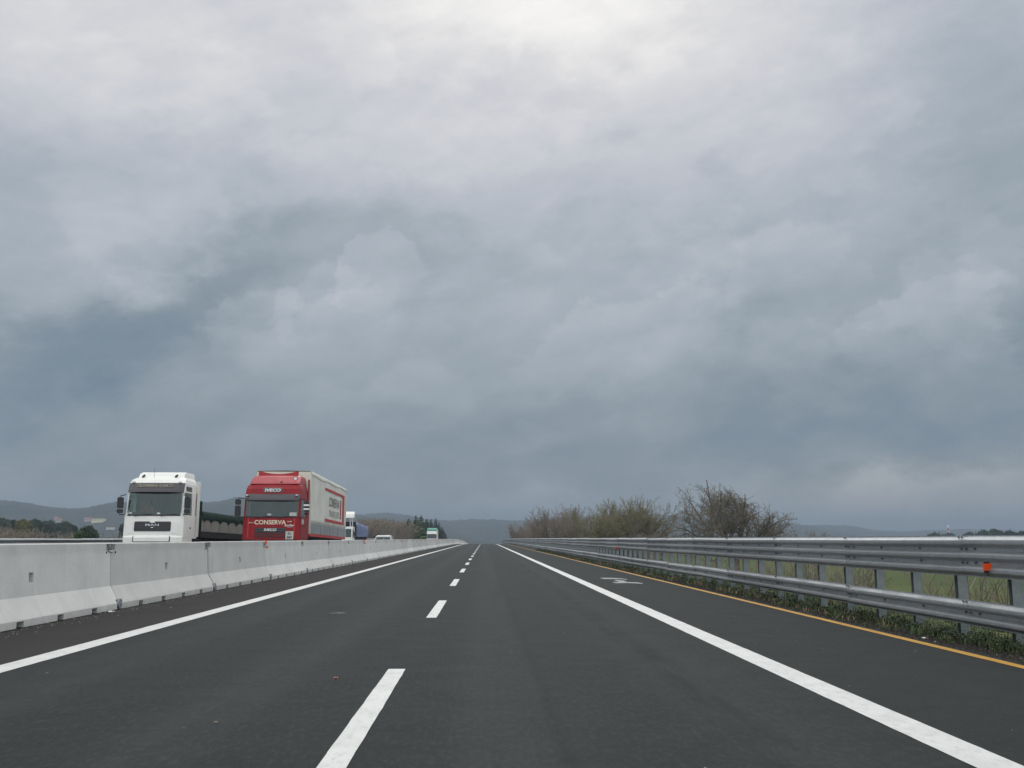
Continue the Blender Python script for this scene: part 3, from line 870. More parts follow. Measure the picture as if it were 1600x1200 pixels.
wm = MB()
wm.tube([(-.15, 0, 0), (-.14, 0, 0), (.14, 0, 0), (.15, 0, 0)], [.46, .50, .50, .46], 22)
wheel_me = wm.mesh('wheel', 'rubber')
wm = MB(); wm.tube([(.10, 0, 0), (.155, 0, 0), (.165, 0, 0)], [.29, .28, .10], 16); wm.tube([(-.10, 0, 0), (-.155, 0, 0), (-.165, 0, 0)], [.29, .28, .10], 16)
rim_me = wm.mesh('rim', 'galvanised')
def wheels(t, ys, hx, s=1.0):
    for y in ys:
        for q in (-1, 1):
            w = place('wheel', wheel_me, t, (q * hx, y, .50 * s), (0, 0, 0), (s * 1.1, s, s))
            place('rim', rim_me, w)

def mirror(t, side, x, z0, z1, split, arms, y=-.02, mat='dark_plastic', stripes=()):
    for (a, b) in ((z0, split - .02), (split + .02, z1)):
        mb = MB(); h = .115
        mb.loft([[Vector((x + cx * h * k, y + d, zz)) for cx in (-1, 1) for d in ((0, .14) if cx < 0 else (.14, 0))] for zz, k in ((a, .75), (a + .05, 1), (b - .05, 1), (b, .75))])
        m = mb.build('mirror', mat, t)
        for sz in stripes:
            if a < sz < b:
                sb = MB(); sb.box(x - h * 1.04, x + h * 1.04, y - .008, y + .15, sz - .035, sz + .035); sb.build('stripe', 'white_letter', m)
    mb = MB()
    for (xa, za, zb) in arms:
        mb.tube([(xa, .12, za), (x, y + .06, zb), (x, y + .06, zb - .12 if zb > split else zb + .12)], .022, 6)
    mb.build('mirror_arm', mat, t)

# --- white lorry with a dark green tarpaulin
def lorry_at(X, Y, name, label, cat='lorry', yaw=1.0, pitch=None):
    sl = (zo(Y + 8) - zo(Y)) / 8 if pitch is None else pitch
    return thing(name, label, cat, (X, Y, zo(Y)), (math.atan(sl), 0, R(yaw)))
wt = lorry_at(-13.99, 41.6, 'lorry', 'white lorry with black sun visor pulling a dark green tarpaulined trailer behind the median barrier')
wc = Cab([(.4, .0), (1.11, .0), (1.66, .03), (1.95, .06), (2.9, .19), (3.29, .27), (3.45, .40), (3.56, .70)],
         [(.4, 1.24), (1.95, 1.235), (2.9, 1.205), (3.29, 1.18), (3.45, 1.13), (3.56, 1.04)], .15)
mb = MB()
mb.loft([wc.ring(z, 2.32) for z in (.97, 1.11, 1.66, 1.95)])
mb.loft([wc.ring(z, 2.32) for z in (2.9, 3.1, 3.29, 3.45, 3.52, 3.56)])
mb.box(-1.205, 1.205, 1.36, 2.30, 1.945, 2.905)
for s in (-1, 1):
    mb.loft([[wc.fp(s * (h - .13), z) + Vector((0, .02, 0)), wc.fp(s * (h - .02), z), Vector((s * h, .30, z)), Vector((s * (h - .13), .30, z))] for z, h in ((1.94, 1.23), (2.4, 1.22), (2.91, 1.20))])
cab = mb.build('cab', 'white_lorry_paint', wt)
mb = MB(); mb.box(-1.15, 1.15, 1.31, 1.35, 1.96, 2.89); mb.box(-1.1, 1.1, .30, 1.3, 2.87, 2.895); mb.box(-1.12, 1.12, .22, .80, 1.955, 2.06)
mb.build('interior', 'seat_fabric', wt)
for s in (-1, 1):
    mb = MB(); mb.loft([[Vector((s * .58 + dx * k, 1.05 + dy, z)) for dx, dy in ((-.26, 0), (.26, 0), (.26, .16), (-.26, .16))] for z, k in ((1.96, 1), (2.35, 1), (2.5, .5), (2.62, .42))])
    st = mb.build('seat', 'seat_fabric', wt)
    if s < 0:
        mb = MB(); mb.loft([[Vector((-.58 + dx * k, .98 + dy, z)) for dx, dy in ((-.27, 0), (.27, 0), (.27, .05), (-.27, .05))] for z, k in ((1.97, 1.15), (2.15, 1.05), (2.28, .9))])
        mb.loft([[Vector((-.58 - .13 + dx * k, .98 + dy, z)) for dx, dy in ((-.11, 0), (.11, 0), (.11, .05), (-.11, .05))] for z, k in ((2.27, 1), (2.42, .25))])
        mb.loft([[Vector((-.58 + .14 + dx * k, .98 + dy, z)) for dx, dy in ((-.11, 0), (.11, 0), (.11, .05), (-.11, .05))] for z, k in ((2.27, 1), (2.45, .25))])
        mb.build('seat_cover', 'orange_cloth', st)
mb = MB(); wc.patch(mb, -1.12, 1.12, 1.93, 2.92, .012, .01, .14); mb.build('windscreen', 'windscreen_glass', wt)
mb = MB(); 
for (x0, x1, z0, z1) in ((-1.10, 1.10, 1.90, 1.945), ): wc.patch(mb, x0, x1, z0, z1, .02, .02)
mb.build('windscreen_seal', 'dark_plastic', wt)
mb = MB(); wc.patch(mb, -1.06, -.90, 1.98, 2.06, .016, .003); mb.build('sticker', 'print_pale', wt)
mb = MB(); wc.patch(mb, .15, .27, 1.98, 2.03, .016, .003); mb.build('sticker', 'white_letter', wt)
for x in (-.75, .35):
    mb = MB(); a, b = wc.fp(x, 1.92), wc.fp(x + .62, 1.97)
    mb.tube([a + Vector((0, -.05, -.06)), a + Vector((0, -.05, 0)), b + Vector((0, -.04, 0))], .016, 5); mb.build('wiper', 'dark_plastic', wt)
mb = MB()
rows = []
for z, o in ((2.90, .20), (2.98, .19), (3.15, .13), (3.27, .07), (3.31, .02)):
    rows.append([(wc.fp(x, z) + Vector((0, -o * (1 - .55 * (abs(x) / 1.17) ** 4), 0)), Vector((0, -1, 0))) for x in np.linspace(-1.17, 1.17, 13)])
mb.patch(rows, .0, .03)
vis = mb.build('sun_visor', 'visor_plastic', wt)
def on_front(z, c, x, o): p = c.fp(x, z); return (p.x, p.y - o, p.z)
text('lettering', 'LOMERA CAR', 'gold_letter', vis, (-.04, wc.fp(0, 3.17).y - .165, 3.175), 1.18, .105, (pi / 2 - R(12), 0, 0), .012)
for sx in (-1, 1):
    mb = MB(); mb.tube([(-.04 + sx * (.66 + .10 * cos(a)), wc.fp(0, 3.17).y - .155, 3.175 + .055 * sin(a)) for a in np.linspace(.3 * pi, 1.7 * pi, 8)] if sx < 0 else [(-.04 + (.66 - .10 * cos(a)), wc.fp(0, 3.17).y - .155, 3.175 + .055 * sin(a)) for a in np.linspace(.3 * pi, 1.7 * pi, 8)], .012, 4)
    mb.build('scroll_mark', 'gold_letter', vis)
mb = MB(); wc.patch(mb, -.76, .76, 1.25, 1.665, .008, .02, .05); gri = mb.build('grille', 'dark_plastic', wt)
for i in range(6):
    mb = MB(); z = 1.275 + i * .066; wc.patch(mb, -.74, .74, z, z + .022, .028, .02); mb.build('slat', 'grey_plastic', gri)
text('lettering', 'MAN', 'chrome', gri, on_front(1.52, wc, 0, .05), .56, .105, bold=.01)
mb = MB(); wc.patch(mb, -.10, .10, 1.61, 1.665, .03, .02); mb.build('badge', 'white_lorry_paint', gri)
mb = MB(); mb.tube([on_front(1.40, wc, x, .05) for x in (-.04, .0, .05)], .022, 5); mb.build('emblem', 'chrome', gri)
for s in (-1, 1):
    mb = MB(); wc.patch(mb, min(s * .82, s * 1.08), max(s * .82, s * 1.08), 1.16, 1.66, .012, .02, .06); mb.build('corner_panel', 'white_lorry_paint', wt)
bm = Cab([(.3, .02), (.55, -.07), (1.0, -.07), (1.08, -.02)], [(.3, 1.22), (1.08, 1.24)], .20)
mb = MB(); mb.loft([bm.ring(z, .95) for z in (.34, .55, 1.0, 1.075)]); bump = mb.build('bumper', 'white_lorry_paint', wt)
mb = MB(); bm.patch(mb, -.78, .78, .80, 1.06, .003, .01, .05); mb.build('step_surround', 'dark_plastic', bump)
mb = MB(); bm.patch(mb, -.74, .74, .83, 1.06, .012, .01, .04); mb.build('step_panel', 'white_lorry_paint', bump)
for s in (-1, 1):
    mb = MB(); bm.patch(mb, min(s * .72, s * 1.12), max(s * .72, s * 1.12), .52, .74, .012, .02, .05); mb.build('headlight', 'lamp_glass', bump)
def side_patch(name, x, y0, y1, z0, z1, mat, t, th=.012, rad=0, top=None):
    s = 1 if x > 0 else -1
    mb = MB(); rows = []
    for j in range(5):
        f = j / 4; z = z0 + (z1 - z0) * f
        rows.append([(Vector((x, y0 + (y1 - y0) * i / 4 * 1.0, z)), Vector((s, 0, 0))) for i in range(5)])
    mb.patch(rows, th, th + .004); return mb.build(name, mat, t)
for s in (-1, 1):
    h = s * 1.222
    dr = side_patch('door', s * 1.236, .22, 1.34, 1.02, 1.93, 'white_lorry_paint', wt)
    mb = MB(); mb.box(min(s * 1.235, s * 1.262), max(s * 1.235, s * 1.262), 1.10, 1.26, 1.38, 1.44) ; mb.build('handle', 'dark_plastic', dr)
    mb = MB(); rows = [[(Vector((s * (1.235 - .03 * (z - 1.95)), y, z)), Vector((s, 0, 0))) for y in np.linspace(.22 + .12 * (z - 1.95), 1.36, 4)] for z in (1.95, 2.2, 2.5, 2.8, 2.9)]
    mb.patch(rows, .005, .01); mb.build('side_window', 'windscreen_glass', wt)
    side_patch('side_window', s * 1.198, .48, 1.32, 2.97, 3.17, 'visor_plastic', wt, .012)
    side_patch('seam', s * 1.226, 2.02, 2.06, 1.05, 2.95, 'dark_plastic', wt, .012)
    fr = side_patch('side_fairing', s * 1.222, 2.09, 2.55, 1.05, 3.50, 'white_lorry_paint', wt, .02)
    mb = MB(); mb.loft([[Vector((s * a, y, z)) for a, y in ((1.10, .36), (1.245, .36), (1.245, 1.55), (1.10, 1.55))] for z in (.36, .80, .99)]); mb.build('entry_step', 'white_lorry_paint', wt)
mirror(wt, -1, -1.40, 2.01, 2.68, 2.20, ((-1.20, 2.80, 2.74), (-1.22, 1.95, 1.95)))
mirror(wt, 1, 1.40, 2.01, 2.68, 2.20, ((1.20, 2.80, 2.74), (1.22, 1.95, 1.95)))
mb = MB(); mb.loft([[Vector((x, y, z)) for x, y in ((-hw, y0), (hw, y0), (hw, 2.5), (-hw, 2.5))] for z, hw, y0 in ((3.54, .98, .85), (3.74, .96, 1.0), (3.83, .93, 1.25))]); rd = mb.build('roof_deflector', 'white_lorry_paint', wt)
mb = MB(); mb.box(-.42, .34, .96, .99, 3.655, 3.69); mb.build('slot', 'grey_plastic', rd)
for x in (-.78, .62):
    mb = MB(); mb.tube([(x, .78, 3.56), (x + .03, .80, 3.63), (x + .08, .84, 3.69)], [.05, .055, .03], 8); mb.build('horn', 'dark_plastic', wt)
for x in (-.98, .98):
    mb = MB(); mb.box(x - .06, x + .06, .24, .36, 3.30, 3.36); mb.build('marker_lamp', 'lamp_glass', wt)
mb = MB(); mb.tube([(-.30, .8, 3.54), (-.30, .84, 4.02)], .006, 4); mb.build('aerial', 'dark_plastic', wt)
mb = MB(); mb.box(-.95, .95, .9, 15.3, .62, 1.0); mb.box(-1.24, 1.24, 2.95, 15.4, 1.02, 1.30); mb.box(-1.15, -.6, 2.4, 3.3, .45, 1.0); mb.box(.6, 1.15, 2.4, 3.6, .45, 1.0)
mb.build('chassis', 'chassis', wt)
mb = MB(); mb.box(-1.25, 1.25, 2.90, 2.95, 1.05, 2.66); mb.build('headboard', 'green_tarp', wt)
ybk = [2.95, 3.35, 4.55, 6.25, 7.95, 9.65, 11.35, 13.05, 14.75, 15.4]
for s in (-1, 1):
    for a, b in zip(ybk, ybk[1:]):
        mb = MB(); mb.box(min(s * 1.21, s * 1.25), max(s * 1.21, s * 1.25), a + .03, b - .03, 1.31, 2.02); mb.build('side_board', 'grey_side', wt)
mb = MB(); rows = []
ys = np.linspace(2.96, 15.42, 90)
for y in ys:
    k = max(i for i, q in enumerate(ybk) if q <= y + 1e-6); k = min(k, len(ybk) - 2)
    t = (y - ybk[k]) / (ybk[k + 1] - ybk[k])
    edge = 1.60 + .25 * min(1, (4 * t * (1 - t)) ** .5 * 1.05)
    hump = .03 * sin(y * 1.1) + .04 * sin(y * .5 + 1)
    prof = [(1.272, edge), (1.285, 1.92), (1.27, 2.16 + hump * .2), (1.15, 2.23 + hump * .4), (.7, 2.30 + hump * .6), (0, 2.34 + hump * .6)]
    rows.append([Vector((-a, y, b)) for a, b in prof] + [Vector((a, y, b)) for a, b in reversed(prof[:-1])])
mb.sheet(rows); mb.build('tarpaulin', 'green_tarp', wt, smooth=True)
mb = MB(); mb.box(-1.23, 1.23, 15.36, 15.40, 1.30, 2.2); mb.build('tailboard', 'grey_side', wt)
wheels(wt, (.95, 4.1, 9.8, 11.1, 12.4), 1.02)

# --- red lorry with a pale curtain-sided trailer
rt = lorry_at(-9.37, 43.2, 'lorry', 'red lorry with white lettering on its front and a pale curtain-sided trailer, overtaking')
rc = Cab([(.4, .02), (.9, .0), (1.92, .05), (2.66, .14), (2.9, .17), (3.15, .22), (3.32, .34), (3.40, .55)],
         [(.4, 1.25), (1.92, 1.25), (2.66, 1.235), (2.9, 1.225), (3.2, 1.20), (3.32, 1.15), (3.40, 1.08)], .13)
mb = MB()
mb.loft([rc.ring(z, 2.2) for z in (.92, 1.2, 1.6, 1.92)]); mb.loft([rc.ring(z, 2.2) for z in (2.66, 2.9, 3.15, 3.25, 3.32, 3.40)])
mb.box(-1.225, 1.225, 1.28, 2.18, 1.915, 2.665)
for s in (-1, 1):
    mb.loft([[rc.fp(s * (h - .12), z) + Vector((0, .02, 0)), rc.fp(s * (h - .02), z), Vector((s * h, .28, z)), Vector((s * (h - .12), .28, z))] for z, h in ((1.91, 1.247), (2.3, 1.24), (2.67, 1.233))])
mb.build('cab', 'red_lorry_paint', rt)
mb = MB(); mb.box(-1.15, 1.15, 1.23, 1.27, 1.93, 2.65); mb.box(-1.1, 1.1, .30, 1.2, 2.63, 2.655); mb.box(-1.12, 1.12, .20, .80, 1.925, 2.02); mb.build('interior', 'seat_fabric', rt)
for s in (-1, 1):
    mb = MB(); mb.loft([[Vector((s * .58 + dx * k, .98 + dy, z)) for dx, dy in ((-.26, 0), (.26, 0), (.26, .16), (-.26, .16))] for z, k in ((1.93, 1), (2.25, 1), (2.4, .5), (2.5, .42))]); mb.build('seat', 'seat_fabric', rt)
mb = MB(); rc.patch(mb, -1.14, 1.14, 1.91, 2.68, .012, .01, .06); mb.build('windscreen', 'windscreen_glass', rt)
mb = MB(); rc.patch(mb, -1.16, 1.16, 1.885, 1.925, .02, .02); mb.build('windscreen_seal', 'dark_plastic', rt)
mb = MB(); rc.patch(mb, .78, 1.08, 1.95, 2.10, .016, .003); mb.build('sticker', 'print_pale', rt)
mb = MB(); rc.patch(mb, -.18, -.02, 1.97, 2.05, .016, .003); mb.build('sticker', 'print_pale', rt)
for x in (-.7, .3):
    mb = MB(); a, b = rc.fp(x, 1.88), rc.fp(x + .62, 1.94)
    mb.tube([a + Vector((0, -.05, -.06)), a + Vector((0, -.05, 0)), b + Vector((0, -.04, 0))], .016, 5); mb.build('wiper', 'dark_plastic', rt)
mb = MB(); rows = []
for z, o in ((2.63, .17), (2.72, .16), (2.85, .10), (2.92, .02)):
    rows.append([(rc.fp(x, z) + Vector((0, -o * (1 - .5 * (abs(x) / 1.2) ** 4), 0)), Vector((0, -1, 0))) for x in np.linspace(-1.2, 1.2, 13)])
mb.patch(rows, 0, .03); rv = mb.build('sun_visor', 'visor_plastic', rt)
for x in (-1.12, 1.06):
    mb = MB(); mb.box(x - .05, x + .05, rc.fp(x, 2.8).y - .14, rc.fp(x, 2.8).y - .06, 2.84, 2.90); mb.build('marker_lamp', 'lamp_glass', rv)
mb = MB(); rc.patch(mb, -.42, .40, 2.985, 3.20, .012, .02, .03); sg = mb.build('sign_panel', 'grey_plastic', rt)
text('lettering', 'IVECO', 'white_letter', sg, on_front(3.09, rc, -.01, .045), .70, .14, (pi / 2 - R(8), 0, 0), .03, .18)
text('lettering', 'CONSERVA', 'cream_letter', rt, on_front(1.675, rc, -.04, .012), 1.37, .195, (pi / 2, 0, 0), .022)
text('lettering', 'AUTO', 'cream_letter', rt, on_front(1.655, rc, -.88, .030), .21, .045, (pi / 2, 0, 0), .02)
text('lettering', 'LINEE', 'cream_letter', rt, on_front(1.705, rc, .80, .022), .21, .045, (pi / 2, 0, 0), .02)
text('lettering', 'EuroStar', 'white_letter', rt, on_front(1.545, rc, .80, .022), .42, .095, (pi / 2, 0, 0), .02, .25)
mb = MB(); rc.patch(mb, .70, .92, 1.455, 1.475, .006, .006); mb.build('underline', 'print_pale', rt)
mb = MB(); rc.patch(mb, -.70, .66, 1.00, 1.44, .006, .02, .04); rg = mb.build('grille', 'dark_plastic', rt)
for i in range(5):
    mb = MB(); z = 1.02 + i * .075 if i < 3 else 1.02 + i * .075 + .06; rc.patch(mb, -.69, .64, z, z + .022, .024, .02); mb.build('slat', 'red_lorry_paint' if i < 3 else 'grey_plastic', rg)
text('lettering', 'IVECO', 'white_letter', rg, on_front(1.345, rc, -.02, .05), .54, .115, bold=.03, shear=.18)
for s in (-1, 1):
    mb = MB(); rc.patch(mb, min(s * .98, s * 1.03), max(s * .98, s * 1.03), 1.02, 1.84, .004, .01); mb.build('panel_seam', 'print_red', rt)
pl = MB(); pl.box(.66, 1.0, -.05, -.02, .93, 1.28); pl = pl.build('number_plate', 'plate', rt)
text('lettering', 'BG', 'black_letter', pl, (.83, -.055, 1.185), .14, .11, bold=.01)
text('lettering', '387', 'black_letter', pl, (.83, -.055, 1.015), .23, .10, bold=.03)
rbm = Cab([(.3, .03), (.5, -.05), (.90, -.05)], [(.3, 1.23), (.9, 1.25)], .16)
mb = MB(); mb.loft([rbm.ring(z, .9) for z in (.34, .5, .90)]); rbu = mb.build('bumper', 'grey_plastic', rt)
for s in (-1, 1):
    mb = MB(); rbm.patch(mb, min(s * .70, s * 1.08), max(s * .70, s * 1.08), .54, .76, .012, .02, .04); mb.build('headlight', 'lamp_glass', rbu)
    dr = side_patch('door', s * 1.25, .24, 1.28, 1.0, 1.90, 'red_lorry_paint', rt)
    mb = MB(); mb.box(min(s * 1.248, s * 1.275), max(s * 1.248, s * 1.275), 1.0, 1.18, 1.52, 1.58); mb.build('handle', 'dark_plastic', dr)
    mb = MB(); mb.box(min(s * 1.248, s * 1.267), max(s * 1.248, s * 1.267), .42, .98, 1.60, 1.82); mb.build('notice', 'print_pale', dr)
    mb = MB(); rows = [[(Vector((s * (1.25 - .02 * (z - 1.92)), y, z)), Vector((s, 0, 0))) for y in np.linspace(.24 + .1 * (z - 1.92), 1.28, 4)] for z in (1.93, 2.2, 2.5, 2.65)]
    mb.patch(rows, .005, .01); mb.build('side_window', 'windscreen_glass', rt)
    side_patch('side_fairing', s * 1.235, 2.0, 2.42, 1.0, 3.70, 'red_lorry_paint', rt, .02)
    mb = MB(); mb.loft([[Vector((s * a, y, z)) for a, y in ((1.1, .36), (1.25, .36), (1.25, 1.5), (1.1, 1.5))] for z in (.36, .7, .92)]); mb.build('entry_step', 'red_lorry_paint', rt)
mirror(rt, -1, -1.48, 1.93, 2.68, 2.42, ((-1.22, 2.72, 2.74), (-1.24, 1.90, 1.90)))
mirror(rt, 1, 1.52, 2.02, 2.60, 2.10, ((1.22, 2.72, 2.66), (1.24, 1.90, 1.96)), stripes=(2.25, 2.42))
mb = MB(); mb.loft([[Vector((x, y, 1.90 + .09 * k)) for x, y in ((1.28, -.02), (1.50, -.04), (1.52, .10), (1.30, .14))] for k in (0, .4, 1.0)]); mb.build('kerb_mirror', 'grey_plastic', rt)
mb = MB()
mb.loft([[Vector((x, y, z)) for x, y in ((-h1, y0 + .12), (-h1 + .14, y0), (h1 - .14, y0), (h1, y0 + .12), (h1, 2.35), (-h1, 2.35))] for z, h1, y0 in ((3.385, 1.10, .42), (3.45, 1.10, .48), (3.74, 1.06, .98), (3.80, 1.02, 1.15))])
df = mb.build('roof_deflector', 'red_paint_sky_sheen', rt)  # sloped top: sky sheen is painted into this red
mb = MB(); rows = []
for t in (0, 1):
    rows.append([(Vector((x, 1.25 + .10 * t, 3.76 + t * (.14 + .15 * (abs(x) / .9) ** 2.2))), Vector((0, -1, 0))) for x in np.linspace(-.9, .9, 13)])
mb.patch(rows, 0, .03); mb.build('wing', 'red_lorry_paint', df)
mb = MB(); mb.cyl((.86, .80, 3.62), (0, 1, -.4), .10, .10, 14); sp = mb.build('spot_lamp', 'dark_plastic', df)
mb = MB(); mb.cyl((.86, .745, 3.64), (0, 1, -.4), .075, .02, 14); mb.build('lens', 'lamp_glass', sp)
mb = MB(); mb.box(.26, .34, .46, .52, 3.40, 3.50); mb.build('marker_lamp', 'dark_plastic', df)
# trailer
TY0, TY1, TT = 2.62, 15.95, 4.14
mb = MB(); mb.box(-1.27, 1.27, TY0, TY0 + .08, 1.2, TT - .03); mb.build('trailer_front', 'frame_cream', rt)
mb = MB(); mb.box(-1.245, 1.245, TY0 + .1, TY1 - .1, 1.2, 1.72); mb.build('load_floor', 'chassis', rt)
mb = MB(); rows = []
for y in np.linspace(TY0, TY1, 30):
    sag = .03 * sin((y - TY0) * 1.9); dr = .20 + .03 * sin(y * 1.3) - .05 * (y - TY0) / 13
    prof = [(1.295, TT - dr), (1.295, TT - .06), (1.25, TT - .005), (.6, TT + .01 + sag * .3), (0, TT + .02 + sag * .5)]
    rows.append([Vector((-a, y, b)) for a, b in prof] + [Vector((a, y, b)) for a, b in reversed(prof[:-1])])
mb.sheet(rows); mb.build('trailer_roof', 'frame_cream', rt, smooth=True)
mb = MB(); mb.box(-1.27, 1.27, TY1 - .05, TY1, 1.15, TT - .03); mb.build('rear_door', 'frame_cream', rt)
for s in (-1, 1):
    mb = MB(); rows = []
    for z in np.linspace(1.70, TT - .04, 12):
        rows.append([(Vector((s * (1.27 + .012 * sin(y * 2.6) * sin(pi * (z - 1.7) / (TT - 1.74))), y, z)), Vector((s, 0, 0))) for y in np.linspace(TY0 + .09, TY1 - .06, 40)])
    mb.patch(rows, 0, .02); cu = mb.build('curtain', 'pale_curtain', rt, smooth=True)
    mb = MB(); mb.box(min(s * 1.268, s * 1.30), max(s * 1.268, s * 1.30), TY0 + .02, TY0 + .10, 1.2, TT - .1); mb.box(min(s * 1.268, s * 1.30), max(s * 1.268, s * 1.30), TY1 - .12, TY1, 1.2, TT - .1); mb.build('corner_post', 'frame_cream', rt)
    for k in range(4):
        a = TY0 + .12 + k * 3.28
        mb = MB(); mb.box(min(s * 1.25, s * 1.29), max(s * 1.25, s * 1.29), a, a + 3.17, 1.24, 1.70); mb.build('side_board', 'drop_side_grey', rt)
    mb = MB(); mb.box(min(s * 1.24, s * 1.285), max(s * 1.24, s * 1.285), TY0, TY1, 1.10, 1.235); mb.build('side_rail', 'print_red', rt)
    xs = (min(s * 1.286, s * 1.294), max(s * 1.286, s * 1.294))
    for (y0, y1, z0, z1) in ((7.2, 15.1, 3.52, 3.66), (14.35, 15.1, 2.08, 3.52), (7.4, 15.1, 1.93, 2.08)):
        mb = MB(); mb.box(xs[0], xs[1], y0, y1, z0, z1); mb.build('printed_band', 'print_red', cu)
    rot = (pi / 2, 0, s * pi / 2)
    text('lettering', 'CONSERVA', 'print_grey', cu, (s * 1.292, 10.75, 3.02), 4.2, .50, rot, .0)
    text('lettering', 'TRASPORTI', 'print_pale', cu, (s * 1.292, 10.75, 2.42), 3.9, .36, rot, .01)
    for (z0, z1, mt) in ((3.22, 3.32, 'print_grey'), (2.85, 3.20, 'print_red'), (2.40, 2.83, 'print_red'), (2.24, 2.38, 'print_grey')):
        mb = MB(); mb.box(xs[0], xs[1], 13.3, 13.7, z0, z1); mb.build('printed_mark', mt, cu)
mb = MB(); mb.box(-1.1, 1.1, 2.3, 15.9, .95, 1.24); mb.box(-.6, .6, .8, 8, .6, .98); mb.build('chassis', 'chassis', rt)
wheels(rt, (.95, 4.3, 10.4, 11.7, 13.0), 1.02)
mb = MB(); mb.box(-1.2, 1.2, 15.9, 16.0, .6, .75); mb.build('underrun_bar', 'chassis', rt)

# --- third lorry: low white cab, blue sheeted load
bt = lorry_at(-13.99, 95.4, 'lorry', 'white low-cab lorry with a blue sheeted load, half hidden behind the red lorry')
bc = Cab([(.4, 0), (1.4, .02), (2.4, .12)], [(.4, 1.22), (2.4, 1.18)], .12)
mb = MB(); mb.loft([bc.ring(z, 1.9) for z in (.55, .9, 1.38)]); mb.loft([bc.ring(z, 1.9) for z in (2.18, 2.32, 2.40)]); mb.box(-1.2, 1.2, 1.2, 1.88, 1.37, 2.19)
for s in (-1, 1): mb.loft([[bc.fp(s * 1.06, z), bc.fp(s * 1.18, z), Vector((s * 1.19, .32, z)), Vector((s * 1.06, .32, z))] for z in (1.37, 1.8, 2.19)])
mb.build('cab', 'white_lorry_paint', bt)
mb = MB(); mb.box(-1.1, 1.1, 1.15, 1.19, 1.4, 2.17); mb.build('interior', 'seat_fabric', bt)
mb = MB(); bc.patch(mb, -1.07, 1.07, 1.42, 2.18, .01, .01, .05); mb.build('windscreen', 'windscreen_glass', bt)
for s in (-1, 1):
    side_patch('side_window', s * 1.2, .35, 1.15, 1.40, 2.16, 'windscreen_glass', bt, .005)
    side_patch('door', s * 1.215, .30, 1.2, .7, 1.38, 'white_lorry_paint', bt)
    mirror(bt, s, s * 1.42, 1.35, 1.85, 1.48, ((s * 1.18, 1.95, 1.90),))
mb = MB(); mb.loft([bm.ring(z, .7) for z in (.4, .55, .95)]); bb = mb.build('bumper', 'white_lorry_paint', bt)
for s in (-1, 1):
    mb = MB(); bm.patch(mb, min(s * .75, s * 1.1), max(s * .75, s * 1.1), .5, .7, .012, .02); mb.build('headlight', 'lamp_glass', bb)
    for x in (.78, 1.0):
        mb = MB(); mb.tube([(s * x, 1.6, 2.35), (s * x, 1.6, 3.35)], .06, 8); mb.build('exhaust_stack', 'chrome', bt)
mb = MB(); mb.loft([[Vector((x, y, z)) for x, y in ((-1.2, y0), (1.2, y0), (1.2, 1.8), (-1.2, 1.8))] for z, y0 in ((3.28, 1.0), (3.6, 1.05), (3.88, 1.4))]); mb.build('roof_deflector', 'white_lorry_paint', bt)
mb = MB(); mb.box(-1.1, 1.1, 1.92, 14.6, .75, 1.4); mb.box(-1.2, 1.2, 2.5, 2.9, 1.3, 2.9); mb.build('chassis', 'chassis', bt)
mb = MB(); rows = []
for y in np.linspace(2.9, 14.6, 26):
    t = (y - 2.9) / 11.7; top = 2.95 - .30 * t + .06 * sin(y * 1.3)
    prof = [(1.26, 1.42), (1.27, 2.0), (1.25, top - .35), (1.16, top - .10), (.5, top), (0, top + .02)]
    rows.append([Vector((-a, y, b)) for a, b in prof] + [Vector((a, y, b)) for a, b in reversed(prof[:-1])])
mb.sheet(rows); mb.build('tarpaulin', 'blue_tarp', bt)
mb = MB(); mb.box(-1.24, 1.24, 14.56, 14.62, 1.4, 2.62); mb.build('tailboard', 'grey_side', bt)
wheels(bt, (.95, 4.2, 5.5, 11.0, 12.3), 1.0)

# --- far lorry with a green top
ft = lorry_at(-12.6, 236, 'lorry', 'distant white lorry with a green roof panel in front of the dark conifers')
fc = Cab([(.4, 0), (1.3, .02), (2.3, .15), (3.1, .35)], [(.4, 1.22), (2.4, 1.2), (3.1, 1.12)], .12)
mb = MB(); mb.loft([fc.ring(z, 2.0) for z in (.45, .9, 1.35)]); mb.loft([fc.ring(z, 2.0) for z in (2.4, 2.7, 3.1)]); mb.box(-1.2, 1.2, 1.1, 1.98, 1.34, 2.41); mb.build('cab', 'white_lorry_paint', ft)
mb = MB(); fc.patch(mb, -1.1, 1.1, 1.34, 2.42, .01, .01, .05); mb.build('windscreen', 'visor_plastic', ft)
mb = MB(); mb.loft([[Vector((x, y, z)) for x, y in ((-1.25, y0), (1.25, y0), (1.25, 10), (-1.25, 10))] for z, y0 in ((1.1, 2.2), (3.5, 2.2))]); mb.build('box_body', 'frame_cream', ft)
mb = MB(); mb.loft([[Vector((x * h, y, z)) for x, y in ((-1, y0), (1, y0), (1, 9.9), (-1, 9.9))] for z, y0, h in ((3.12, .5, 1.18), (3.5, .7, 1.2), (3.75, 1.2, 1.15), (3.86, 2.2, 1.0))]); mb.build('roof_panel', 'green_paint', ft)
mb = MB(); mb.box(-1, 1, .6, 10, .6, 1.1); mb.build('chassis', 'chassis', ft)
wheels(ft, (.95, 7.5), 1.0)

